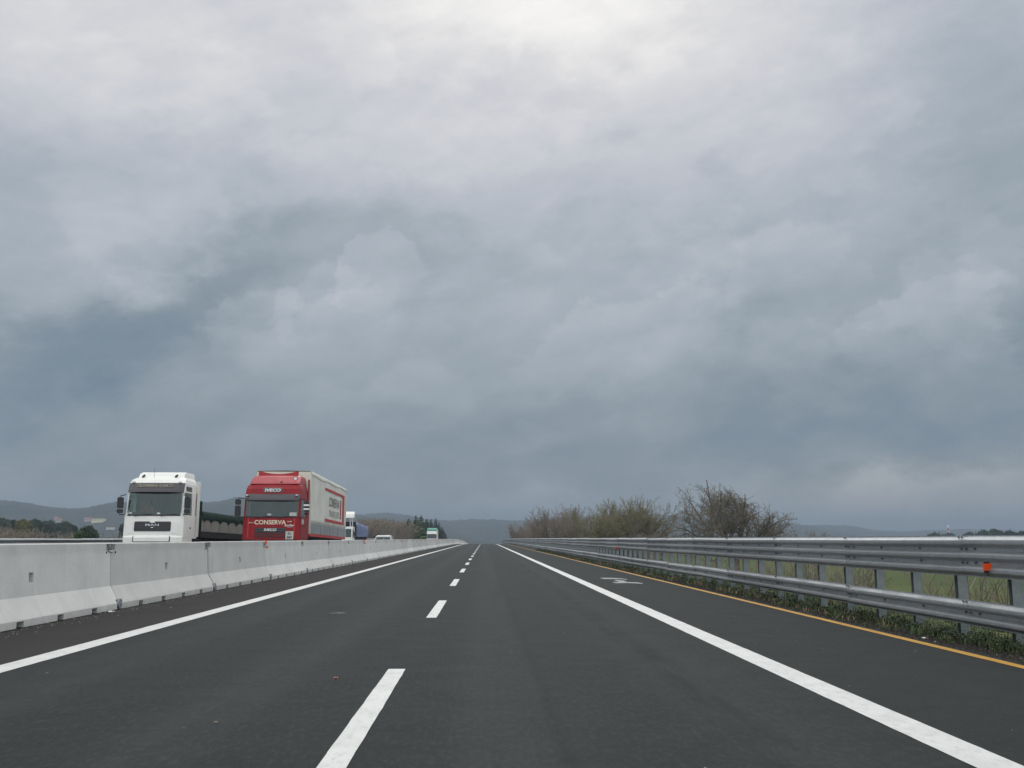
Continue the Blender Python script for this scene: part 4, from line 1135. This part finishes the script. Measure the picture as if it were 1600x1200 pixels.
# --- pale hatchback in the other carriageway
ca = thing('car', 'silver car showing only its roof and windscreen above the barrier', 'car', (-9.5, 91, zo(91)), (0, 0, R(.6)))
def body(pts, hws, mat, name, parent):
    mb = MB(); rings = []
    for (y, z0, z1), (h0, h1) in zip(pts, hws):
        rings.append([Vector((-h0 + .05, y, z0)), Vector((-h0, y, z0 + .12)), Vector((-h0, y, z0 * .4 + z1 * .6)), Vector((-h1, y, z1)), Vector((h1, y, z1)), Vector((h0, y, z0 * .4 + z1 * .6)), Vector((h0, y, z0 + .12)), Vector((h0 - .05, y, z0))])
    mb.loft(rings); return mb.build(name, mat, parent)
body([(0, .30, .62), (.12, .22, .78), (.9, .2, .98), (1.3, .2, 1.04), (3.4, .2, 1.06), (3.95, .24, 1.02), (4.1, .35, .9)], [(.66, .6), (.82, .7), (.87, .76), (.88, .80), (.88, .80), (.84, .76), (.76, .7)], 'silver_paint', 'body', ca)
mb = MB(); mb.loft([[Vector((x * h, y, z)) for x, y in ((-1, y0), (1, y0), (1, y1), (-1, y1))] for z, h, y0, y1 in ((1.40, .68, 1.80, 3.45), (1.52, .66, 1.95, 3.3), (1.56, .58, 2.15, 3.1))]); mb.build('roof', 'silver_paint', ca)
mb = MB()
for s in (-1, 1):
    for (ya, yb) in ((1.18, 1.83), (2.45, 2.5), (3.75, 3.42)): mb.tube([(s * .78, ya, 1.03), (s * .67, yb, 1.42)], .045, 5)
mb.build('roof_pillar', 'silver_paint', ca)
mb = MB(); mb.add([(-.77, 1.16, 1.03), (.77, 1.16, 1.03), (.66, 1.80, 1.42), (-.66, 1.80, 1.42)], [(0, 1, 2, 3)]); mb.build('windscreen', 'windscreen_glass', ca)
for s in (-1, 1):
    mb = MB(); mb.add([(s * .79, 1.25, 1.03), (s * .79, 3.7, 1.03), (s * .675, 3.4, 1.42), (s * .675, 1.88, 1.42)], [(0, 1, 2, 3)]); mb.build('side_window', 'windscreen_glass', ca)
    mb = MB(); mb.loft([[Vector((s * (.92 + dx), 1.35 + dy, z)) for dx, dy in ((-.09, 0), (.09, 0), (.09, .12), (-.09, .12))] for z in (1.03, 1.17)]); mb.build('door_mirror', 'silver_paint', ca)
    mb = MB(); mb.loft([[Vector((s * (.58 + dx), y, z)) for dx, y in ((-.12, .02), (.13, .08), (.13, .3), (-.12, .3))] for z in (.62, .78)]); mb.build('headlight', 'lamp_glass', ca)
mb = MB(); mb.box(-.6, .6, 1.5, 3.3, .6, 1.0); mb.box(-.55, -.1, 1.95, 2.1, 1.0, 1.28); mb.box(.1, .55, 1.95, 2.1, 1.0, 1.28); mb.build('seat', 'seat_fabric', ca)
for y in (.75, 3.3):
    for q in (-1, 1):
        w = place('wheel', wheel_me, ca, (q * .76, y, .31), (0, 0, 0), (.62, .62, .62)); place('rim', rim_me, w)

# ------------------------------------------------------------------ vegetation
class Tree:
    def __init__(self, seed): self.rng = random.Random(seed); self.trunk = MB(); self.crown = MB(); self.tips = []
    def rot(self, d, ang, az):
        d = d.normalized(); p = d.orthogonal().normalized(); q = d.cross(p)
        return (d * cos(ang) + (p * cos(az) + q * sin(az)) * sin(ang)).normalized()
    def branch(self, p, d, L, r, lev, spec):
        rng = self.rng; n = spec['segs'][min(lev, len(spec['segs']) - 1)]
        pts = [p.copy()]; rad = [r]; cur = d.normalized(); ds = [cur]
        env = spec.get('env'); fr = rng.uniform(.74, 1.05) if env else 1
        for i in range(n):
            j = spec['jit']
            cur = (cur + Vector((rng.gauss(0, j), rng.gauss(0, j), rng.gauss(0, j) + spec['up'][min(lev, len(spec['up']) - 1)]))).normalized()
            q_ = p + cur * (L / n)
            if env and not env(q_, fr):
                if i == 0: return
                n = i; break
            p = q_; pts.append(p.copy()); rad.append(max(spec['rmin'], r * (1 - .72 * (i + 1) / n))); ds.append(cur)
        mb = self.trunk if lev <= spec['trunklev'] else self.crown
        mb.tube(pts, rad, 6 if lev == 0 else (5 if lev == 1 else 3), cap=False)
        if lev >= spec['levels']:
            self.tips.append((pts[-1], ds[-1])); return
        nc = spec['kids'][min(lev, len(spec['kids']) - 1)]
        for k in range(nc):
            t = spec['t0'] + (1 - spec['t0']) * (k + rng.random()) / nc
            f = t * n; i = min(n - 1, int(f)); q = pts[i].lerp(pts[i + 1], f - i)
            a = R(rng.uniform(*spec['ang'])); nd = self.rot(ds[i + 1], a, rng.uniform(0, 2 * pi))
            self.branch(q, nd, L * rng.uniform(*spec['len']), max(spec['rmin'], rad[i] * .62), lev + 1, spec)
        self.branch(p, ds[-1], L * rng.uniform(*spec['len']), max(spec['rmin'], rad[-1]), lev + 1, spec)
    def leaves(self, mb, per, size, spread):
        rng = self.rng
        for p, d in self.tips:
            for _ in range(per):
                if rng.random() > 1: continue
                q = p + Vector((rng.gauss(0, spread), rng.gauss(0, spread), rng.gauss(0, spread)))
                a = Vector((rng.gauss(0, 1), rng.gauss(0, 1), rng.gauss(0, 1))).normalized(); b = a.orthogonal().normalized(); s = size * rng.uniform(.5, 1.3)
                mb.add([q, q + a * s + b * s * .5, q + a * s * 1.9, q + a * s - b * s * .5], [(0, 1, 2, 3)])

def bz(X, Y): return terr(X, Y)
def put_tree(name, label, tr, X, Y, crownmat, leafmat=None, per=0, size=.1, spread=.15, scale=1.0, rotz=0, group=None, cat='tree'):
    t = thing(name, label, cat, (X, Y, bz(X, Y) - .05), (0, 0, rotz), group)
    t.scale = scale if isinstance(scale, tuple) else (scale,) * 3
    tr.trunk.build('trunk', 'bark', t); tr.crown.build('crown', crownmat, t)
    if leafmat and per:
        lb = MB(); tr.leaves(lb, per, size, spread); lb.build('foliage', leafmat, t)
    return t

# the big bare tree beyond the guardrail: low fork, wide lopsided crown
YB = 112.0
XT = at(1150, 843, YB).x
ETX = [(px - 1150) * YB / 1530.0 for px in (1044, 1050, 1064, 1085, 1100, 1112, 1130, 1160, 1185, 1210, 1236, 1246)]
ETZ = [(841.5 - py) * YB / 1530.0 + 4.35 for py in (800, 765, 751, 747, 757, 743, 750, 766, 784, 792, 803, 822)]
def tree_env(q, fr):
    x = q.x / fr
    if x < ETX[0] or x > ETX[-1] or abs(q.y) > 5.2 * fr: return False
    return q.z < fr * np.interp(x, ETX, ETZ) - .055 * q.y * q.y and q.z > .9 + .035 * q.x * q.x
tr = Tree(17)
spec = dict(segs=[3, 5, 4, 3, 3, 2], jit=.16, up=[.05, .05, .03, .02, .02, .02], rmin=.016, env=tree_env, trunklev=1, levels=5, kids=[0, 7, 6, 5, 3], t0=.17, ang=(24, 60), len=(.34, .52))
fork = Vector((0, 0, 2.1))
tr.trunk.tube([(0, 0, -.3), (.02, 0, .5), (-.02, .02, 1.3), fork], [.46, .38, .34, .36], 9, cap=False)
for (ang, dep, L, r) in ((-66, .2, 8.2, .18), (-52, -.4, 9.6, .20), (-38, .4, 10.2, .20), (-24, -.2, 10.0, .19), (-10, .3, 9.6, .19), (5, -.4, 9.2, .18), (20, .4, 8.4, .17), (36, -.3, 8.0, .17), (52, .3, 7.8, .16), (66, -.2, 8.0, .15), (76, .2, 7.2, .13), (-76, -.2, 7.2, .13), (24, 1.0, 7.0, .15), (-24, -1.0, 7.4, .15), (-8, 1.1, 7.0, .14)):
    d = Vector((sin(R(ang)), dep * .6, cos(R(ang)) * .92 + .05))
    tr.branch(fork + Vector((0, 0, tr.rng.uniform(-.25, .1))), d, L, r, 1, spec)
put_tree('bare_tree', 'large bare spreading tree standing in the field just beyond the guardrail', tr, XT, YB, 'twig_dark', 'leaf_brown', 1, .04, .06, 1.0)

# thicket further along on the right: separate bare trees, the right-hand ones coming into leaf
def upright(seed, H, stems, lean, kids=5, levels=4, rmin=.016):
    tr = Tree(seed); rng = tr.rng
    spec = dict(segs=[4, 4, 3, 3, 2], jit=.12, up=[.06, .07, .06, .04, .03], rmin=rmin, trunklev=0, levels=levels, kids=[7, kids, 4, 3], t0=.25, ang=(18, 46), len=(.36, .56))
    for k in range(stems):
        a = rng.uniform(0, 2 * pi); l = rng.uniform(.05, lean)
        tr.branch(Vector((.25 * cos(a), .25 * sin(a), -.2)), Vector((l * cos(a), l * sin(a), 1)), H * rng.uniform(.58, .72), .11 + .01 * H * .5, 0, spec)
    return tr
PROTO = {}
def proto_tree(key, *a):
    if key not in PROTO:
        tr = upright(*a); PROTO[key] = (tr, tr.trunk.mesh('trunk', 'bark'))
    return PROTO[key]
def top_of(tr): return float(np.percentile(np.array(tr.crown.v)[:, 2], 99.6))
def copies(name, label, key, mats, X, Y, H, rotz, group, leaf=None):
    """one tree of a shared kind, with trunk, crown and sometimes young leaves of its own"""
    tr, tm = PROTO[key]
    t = thing(name, label, 'tree', (X, Y, bz(X, Y) - .05), (0, 0, rotz), group)
    s = H / top_of(tr); t.scale = (s * 1.15, s * 1.15, s)
    place('trunk', tm, t)
    ck = (key, mats)
    if ck not in PROTO: PROTO[ck] = tr.crown.mesh('crown', mats)
    place('crown', PROTO[ck], t)
    if leaf:
        lk = (key, leaf)
        if lk not in PROTO:
            lb = MB(); tr.leaves(lb, leaf[1], leaf[2], .16); PROTO[lk] = lb.mesh('foliage', leaf[0])
        place('foliage', PROTO[lk], t)
    return t
proto_tree('a', 41, 10.0, 3, .35)
proto_tree('b', 42, 10.0, 4, .5)
proto_tree('c', 43, 10.0, 5, .45)
proto_tree('d', 44, 10.0, 2, .25)
BR, GY, OL = 'twig_brown', 'twig_grey', 'twig_olive'
grpR = 'trees and bushes in the thicket beyond the guardrail'
# px of the stem, top py, distance, kind, twig colour, leaf, label
rows = [
    (815, 824, 236, 'b', BR, None, 'low brown bush at the far left end of the roadside thicket'),
    (826, 815, 228, 'c', BR, None, 'small brown bare tree second from the far end of the thicket'),
    (840, 806, 218, 'b', BR, None, 'rounded brown bare tree rising above the low end of the thicket'),
    (853, 796, 206, 'a', BR, None, 'bare brown tree with the first tall top of the thicket'),
    (866, 792, 198, 'd', GY, None, 'thin grey bare tree between two brown crowns in the thicket'),
    (878, 798, 196, 'c', BR, None, 'dense brown bare tree in the middle of the brown part of the thicket'),
    (892, 790, 188, 'a', BR, None, 'tall brown bare tree with spiky top in the thicket'),
    (906, 793, 184, 'b', GY, None, 'greyish bare tree at the right end of the brown trees'),
    (918, 805, 186, 'c', BR, None, 'low brown bush between the brown and the greenish trees'),
    (934, 792, 168, 'c', OL, ('leaf_olive', 2, .05), 'olive tree with young leaves at the left of the greenish group'),
    (950, 785, 162, 'b', OL, ('leaf_olive', 2, .05), 'brightest olive green tree coming into leaf in the thicket'),
    (968, 781, 160, 'a', GY, None, 'bare tree with upright twigs standing among the greenish trees'),
    (985, 779, 158, 'c', OL, ('leaf_olive', 1, .045), 'tallest greenish tree of the thicket with a broad brush of twigs'),
    (1002, 784, 156, 'b', GY, ('leaf_olive', 1, .04), 'greyish green tree on the right shoulder of the greenish group'),
    (1017, 800, 154, 'c', OL, ('leaf_olive', 1, .04), 'small olive tree at the right edge of the greenish group'),
    (1033, 829, 150, 'b', BR, None, 'low russet bush between the greenish group and the big bare tree'),
]
for i, (px, py, Y, key, twig, leaf, lab) in enumerate(rows):
    p = at(px, py, Y); H = p.z - bz(p.x, Y)
    nm = 'bush' if H < 6.5 else 'bare_tree'
    copies(nm, lab, key, twig, p.x, Y, H * 1.0, i * 1.9, grpR, leaf)
# brushwood filling the foot of the thicket
def scrub(name, n, area, mat, seed, h0, h1, size):
    rng = random.Random(seed); mb = MB()
    for _ in range(n):
        x, y, hm = area(rng); z = terr(x, y); h = rng.uniform(h0, h1) * hm
        a = rng.uniform(0, 2 * pi); l = rng.uniform(.1, .55) * h
        top = Vector((x + l * cos(a), y + l * sin(a), z + h)); b = Vector((x, y, z - .1)); m = b.lerp(top, .5) + Vector((rng.gauss(0, .12), rng.gauss(0, .12), .1))
        mb.tube([b, m, top], [size, size * .8, size * .4], 3, cap=False)
        for _k in range(5):
            t = rng.uniform(.35, 1); q = m.lerp(top, t) if t > .5 else b.lerp(m, t * 2)
            e = q + Vector((rng.gauss(0, .35), rng.gauss(0, .35), rng.uniform(.1, .6))) * h * .3
            mb.tube([q, e], [size * .5, size * .3], 3, cap=False)
    return mb.build(name, mat, kind='stuff')
def thicket_area(r):
    px = r.uniform(800, 1024); Y = np.interp(px, [800, 860, 920, 1000, 1052], [238, 200, 184, 156, 142]) + r.uniform(-7, 9)
    hm = np.interp(px, [800, 830, 900, 985, 1020, 1052], [.45, .7, 1, 1.05, .8, .45])
    return at(px, 840, Y).x, Y, hm
scrub('thicket_brushwood', 5200, thicket_area, 'twig_brown', 51, 2.4, 5.6, .035)
def slope_scrub(r):
    px = r.uniform(1030, 1345); Y = r.uniform(48, 105)
    return at(px, 880, Y).x, Y, r.uniform(.5, 1) * (1 if px < 1290 else .7)
scrub('field_brambles', 420, slope_scrub, 'twig_dark', 52, 1.3, 3.0, .022)
scrub('field_briars', 260, slope_scrub, 'twig_olive', 53, .9, 2.3, .022)

# small bare shrubs seen through the gap of the guardrail
def shrub(seed, H):
    tr = Tree(seed); rng = tr.rng
    spec = dict(segs=[3, 3, 2], jit=.12, up=[.03, .03, .02], rmin=.013, trunklev=0, levels=2, kids=[6, 4], t0=.2, ang=(20, 50), len=(.35, .6))
    for k in range(9):
        a = 2 * pi * k / 9 + rng.uniform(-.2, .2); l = rng.uniform(.15, .85)
        tr.branch(Vector((.05 * cos(a), .05 * sin(a), -.1)), Vector((l * cos(a), l * sin(a), 1)), H * rng.uniform(.6, .8), .035, 0, spec)
    return tr
for i, (px, py, Y, H, lab) in enumerate((
        (1512, 932, 30, 3.3, 'bare fan-shaped shrub seen between two posts below the orange reflector'),
        (1590, 940, 29, 3.1, 'thin bare shrub behind the guardrail at the right edge of the picture'),
        (1342, 905, 44, 3.4, 'bare shrub seen through the guardrail gap left of the open green field'),
        (1255, 898, 52, 3.7, 'tangled bare shrub seen through the guardrail gap right of the big tree trunk'))):
    p = at(px, py, Y)
    put_tree('bare_shrub', lab, shrub(60 + i, H), p.x, Y, 'twig_grey', None, cat='shrub', group='bare shrubs behind the guardrail')
# field stake
st = MB(); p = at(1430, 900, 34)
st.tube([(0, 0, -.1), (0, 0, 2.3)], .03, 6)
st = st.build('field_stake', 'dry_stalk'); st.location = (p.x, 34, bz(p.x, 34)); tag(st, 'thin wooden stake standing in the green field behind the guardrail', 'stake')

# conifers beside the opposite carriageway
def conifer(seed, mat, H=12.0, Rb=2.6):
    rng = random.Random(seed); trunk = MB(); crown = MB()
    trunk.tube([(0, 0, -.2), (0, 0, H * .5), (0, 0, H * .98)], [.22, .13, .03], 7, cap=False)
    z = H * .06
    while z < H * .985:
        t = z / H; rr_ = Rb * (1 - t) ** .85 * rng.uniform(.82, 1.12) + .08
        n = max(5, int(15 * (1 - t) + 5))
        for k in range(n):
            a = rng.uniform(0, 2 * pi); l = rr_ * rng.uniform(.55, 1.1); dr = -.10 - .35 * rng.random(); zz = z + rng.uniform(-.15, .15)
            d = Vector((cos(a), sin(a), 0)); s = Vector((-sin(a), cos(a), 0))
            for m in range(5):
                f0 = m / 5; w = l * .34 * (1 - f0 * .7) * rng.uniform(.7, 1.2)
                b = d * l * f0 + Vector((0, 0, zz + dr * l * f0)); e = d * l * (f0 + .36) + Vector((0, 0, zz + dr * l * (f0 + .36) - .10))
                for q in (-1, 1):
                    tip = b + d * l * .30 + s * q * w + Vector((0, 0, dr * .5 * l * .3 + rng.uniform(-.1, .14)))
                    crown.add([b, e, tip], [(0, 1, 2)])
        z += H * .024 * rng.uniform(.8, 1.2)
    return trunk.mesh('trunk', 'bark'), crown.mesh('crown', mat)
CON = [conifer(71, 'needle_dark'), conifer(72, 'needle_dark', Rb=3.1), conifer(73, 'needle_mid', Rb=3.6), conifer(74, 'needle_dark', Rb=2.0)]
for i, (px, py, Y, k, lab) in enumerate((
        (639, 809, 330, 1, 'dark conifer at the left end of the evergreen row'),
        (650, 803.5, 345, 3, 'tallest narrow conifer with the sharpest tip of the evergreen row'),
        (658, 804, 350, 1, 'second tall dark conifer just right of the sharpest tip'),
        (645, 815, 322, 2, 'pale green conifer low at the left of the evergreen row'),
        (655, 811, 340, 2, 'brightest green conifer in front of the dark ones'),
        (667, 809, 372, 1, 'dark conifer rising behind the distant white lorry'),
        (673, 810, 395, 0, 'dark conifer directly above the green-topped lorry'),
        (681, 808.5, 430, 3, 'slender dark conifer right above the right side of the distant lorry'),
        (686, 815, 470, 0, 'dark conifer second from the right end of the row'),
        (691, 822, 520, 0, 'small dark conifer at the right end of the evergreen row'),
        (695, 829, 560, 3, 'last tiny conifer of the evergreen row where it runs down to the road'))):
    p = at(px, py, Y); H = p.z - bz(p.x, Y); s = H / 12.0
    t = thing('conifer', lab, 'tree', (p.x, Y, bz(p.x, Y) - .1), (0, 0, i * 1.7), 'conifers beside the opposite carriageway'); t.scale = (s * 1.75, s * 1.75, s)
    place('trunk', CON[k][0], t); place('crown', CON[k][1], t)

# brown wood behind the lorries and scrub on the left: masses nobody could count
def np_tree(key):
    tr = PROTO[key][0]
    return np.array(tr.trunk.v + tr.crown.v), tr.trunk.f + [tuple(i + len(tr.trunk.v) for i in q) for q in tr.crown.f]
proto_tree('w1', 81, 10.0, 2, .3, 4, 3, .03); proto_tree('w2', 82, 10.0, 3, .4, 4, 3, .03); proto_tree('w3', 83, 10.0, 4, .6, 4, 3, .03)
def wood(name, spots, mat, seed):
    rng = random.Random(seed); mb = MB(); src = [np_tree(k) for k in ('w1', 'w2', 'w3')]
    for (x, y, H) in spots:
        v, f = src[rng.randrange(3)]; a = rng.uniform(0, 2 * pi); s = H / float(np.percentile(v[:, 2], 99.5))
        m = np.array([[cos(a), -sin(a), 0], [sin(a), cos(a), 0], [0, 0, 1]]) * s * np.array([[1.2], [1.2], [1.0]])
        mb.add((v @ m.T + np.array([x, y, terr(x, y) - .1])).tolist(), f)
    return mb.build(name, mat, kind='stuff')
rng = random.Random(90); spots = []
for _ in range(58):
    px = rng.uniform(548, 652); Y = rng.uniform(265, 335) if px < 632 else rng.uniform(375, 420)
    p = at(px, np.interp(px, [548, 570, 600, 620, 640, 656], [812, 812, 811, 812, 813, 816]) + rng.uniform(-1, 4), Y)
    if p.x > -23: continue
    spots.append((p.x, Y, p.z - terr(p.x, Y)))
wood('brown_wood', spots, 'twig_brown', 91)
spots = []
for _ in range(40):
    px = rng.uniform(-40, 210); Y = rng.uniform(150, 215)
    p = at(px, np.interp(px, [-40, 0, 20, 60, 100, 130, 200], [815, 822, 820, 826, 829, 832, 833]) + rng.uniform(-1, 4), Y)
    spots.append((p.x, Y, p.z - terr(p.x, Y)))
wood('roadside_scrub', spots, 'twig_brown', 92)

def leafy(seed, n, size, lobes, dz=0.0):
    """evergreen bush: leaf-sized faces spread through several unequal lobes"""
    rng = random.Random(seed); crown = MB(); trunk = MB()
    trunk.tube([(0, 0, -.2), (.03, 0, .35 + dz), (0, .02, .6 + dz)], [.07, .05, .03], 6)
    for (x, y, z, r, rz) in lobes:
        z += dz
        trunk.tube([(0, 0, .3 + dz * .8), (x * .6, y * .6, z)], [.04, .015], 5, cap=False)
        for _ in range(int(n * r * r)):
            d = Vector((rng.gauss(0, 1), rng.gauss(0, 1), rng.gauss(0, 1))).normalized() * rng.random() ** .4
            wob = 1 + .28 * mnoise.noise(d * 2.6 + Vector((seed, x, z)))
            p = Vector((x + d.x * r * wob, y + d.y * r * wob, max(.02, z + d.z * rz * wob)))
            a = Vector((rng.gauss(0, 1), rng.gauss(0, 1), rng.gauss(0, 1))).normalized(); b = a.orthogonal().normalized(); s = size * rng.uniform(.5, 1.3)
            crown.add([p, p + a * s * .5 + b * s * .4, p + a * s, p + a * s * .5 - b * s * .4], [(0, 1, 2, 3)])
    return trunk, crown
LOB = [(0, 0, .62, .42, .34), (-.34, .1, .60, .34, .28), (.36, -.1, .57, .34, .27), (.15, .3, .66, .34, .28), (-.14, -.3, .63, .34, .30), (.06, 0, .80, .32, .20), (-.3, -.1, .3, .34, .3), (.34, .1, .3, .34, .3)]
def bush_at(name, lab, px, py, wpx, Y, mat, seed, size=.05, group=None, n=9000, cat='bush', lob=LOB):
    p = at(px, py, Y); H = p.z - terr(p.x, Y); W = wpx * Y / 1530.0
    sc = W / 1.35; kz = max(1.0, min(1.5, H / sc)) ; dz = max(0.0, H / (sc * kz) - 1.0)
    tr_, cr = leafy(seed, max(n, 9000), size * 2.2, lob if dz < .2 else lob + [(x * 1.05, y, z - .55, r * 1.05, rz * 1.2) for x, y, z, r, rz in lob], dz)
    t = thing(name, lab, cat, (p.x, Y, terr(p.x, Y) - .05), (0, 0, seed), group); t.scale = (sc, sc, sc * kz)
    tr_.build('trunk', 'bark', t); cr.build('crown', mat, t)
    return t
bush_at('green_bush', 'round dark green bush behind the far guardrail, left of the white lorry', 138, 822, 30, 118, 'leaf_deep', 101, .055)
bush_at('green_bush', 'lighter green bush leaning against the left side of the dark bush', 126, 828.5, 20, 117, 'leaf_green', 102, .055)
grpL = 'trees behind the far guardrail on the left'
bush_at('olive_tree', 'yellowish olive tree standing out of the brown scrub at the left edge', 38, 811.5, 24, 190, 'leaf_dull', 103, .05, grpL, 900, 'tree')
for i, (px, py, w, Y, lab) in enumerate((
        (3, 810, 26, 330, 'dark evergreen tree cut by the left edge of the picture'),
        (22, 813, 20, 340, 'dark evergreen tree left of the yellowish olive tree'),
        (55, 812, 18, 345, 'tall dark evergreen tree right of the yellowish olive tree'),
        (70, 815, 15, 350, 'narrow dark evergreen tree next in line towards the village'),
        (79, 813, 13, 350, 'dark evergreen tree below the pink houses'),
        (91, 818, 14, 350, 'small dark evergreen tree below the pale village houses'),
        (103, 815, 16, 340, 'rounded dark evergreen tree nearest the green bush'),
        (114, 820, 12, 345, 'lowest dark evergreen tree just left of the green bush'),
        (196, 818, 16, 240, 'dark tree half hidden behind the cab of the white lorry'))):
    bush_at('evergreen_tree', lab, px, py, w * 1.15, Y, 'leaf_far', 110 + i, .06, grpL, 600, 'tree')
# far trees on the right, over the top of the guardrail
for i, (px, py, w, Y, lab) in enumerate((
        (1460, 834, 34, 640, 'low flat tree just left of the striped mast'),
        (1481, 834.5, 30, 640, 'low dark tree at the foot of the striped mast'),
        (1514, 832, 24, 560, 'single rounded dark tree right of the striped mast'),
        (1537, 830.5, 32, 520, 'left tree of the distant grove at the right edge'),
        (1555, 828, 26, 520, 'highest rounded tree of the distant grove at the right edge'),
        (1578, 829.5, 30, 520, 'broad tree in the middle right of the distant grove'),
        (1599, 830.5, 28, 520, 'last tree of the distant grove, cut by the right edge'))):
    bush_at('far_tree', lab, px, py, w, Y, 'leaf_deep' if i != 4 else 'leaf_deep', 130 + i, .06, 'distant trees over the guardrail on the right', 600, 'tree')
# thin saplings over the rail
for i, (px, py, Y, lab) in enumerate(((1258, 829, 150, 'thin bare sapling just right of the big bare tree'), (1270, 831, 150, 'second thin bare sapling right of the big bare tree'))):
    p = at(px, py, Y); copies('sapling', lab, 'd', GY, p.x, Y, p.z - bz(p.x, Y), i * 2.0, 'saplings right of the big bare tree')

# ------------------------------------------------------------------ far buildings and mast
from mathutils.bvhtree import BVHTree
bpy.context.view_layer.update()
hill_me = bpy.data.objects['hill'].data
hill_bvh = BVHTree.FromPolygons([v.co[:] for v in hill_me.vertices], [p.vertices[:] for p in hill_me.polygons])
def house(px, py, wpx, hpx, roofh, wall, roof, lab, nwin=3, rz=0.0):
    """px, py: foot of the front wall on the hillside; size read off at that distance"""
    hit = hill_bvh.ray_cast(Vector((0, 0, HCAM)), ray(px, py))[0]
    k = hit.y / 1530.0; w = wpx * k; h = hpx * k; d = w * .7
    t = thing('house', lab, 'building', (hit.x, hit.y - 4, hit.z + .35 * h), (0, 0, rz))
    mb = MB(); mb.box(-w / 2, w / 2, 0, d, -9, h * .75); mb.build('wall', wall, t)
    e = .04 * w
    mb = MB(); mb.loft([[(x, -e, h * .75 + .02), (x, d / 2, h * .75 + roofh * k), (x, d + e, h * .75 + .02)] for x in (-w / 2 - e, w / 2 + e)]); mb.build('roof', roof, t)
    for i in range(nwin):
        x = -w / 2 + w * (i + .5) / nwin
        mb = MB(); mb.box(x - .06 * w / nwin * 3, x + .06 * w / nwin * 3, -.15, .05, h * .2, h * .5); mb.build('window', 'visor_plastic', t)
house(153.5, 816, 18, 5.0, .8, 'yellow_wall', 'roof_tile', 'long pale yellow building on the hillside above the green bush', 5)
house(138, 815, 10, 4.5, 2.0, 'pink_wall', 'roof_tile', 'small pinkish house just left of the yellow building', 3)
house(172.5, 826.8, 11, 2.6, .8, 'white_wall', 'roof_tile', 'low white house on the slope right of the yellow building', 3)
house(153, 833.5, 4.5, 1.4, .5, 'white_wall', 'roof_tile', 'tiny white hut right of the dark green bush', 2)
house(93, 817, 9, 4.5, 2, 'pink_wall', 'roof_tile', 'pinkish house standing above the dark evergreen trees', 3, .3)
house(88, 812.5, 6, 3.5, 1.5, 'pink_wall', 'roof_tile', 'small pinkish house highest on the slope at the village', 2, -.2)
house(109.5, 818.5, 3, 2.0, .7, 'white_wall', 'roof_tile', 'small white house at the right of the pinkish village houses', 2)
p = at(1482.5, 838, 900)
mast = thing('striped_mast', 'thin white and red striped mast on the skyline above the guardrail', 'mast', (p.x, 900, p.z - 6))
z = 0; H = (838 - 820) * 900 / 1530.0 + 6
for k in range(6):
    mb = MB(); mb.tube([(0, 0, H * k / 6), (0, 0, H * (k + 1) / 6)], [.9 - .08 * k, .82 - .08 * k], 8); mb.build('mast_section', 'tower_white' if k % 2 else 'tower_red', mast)
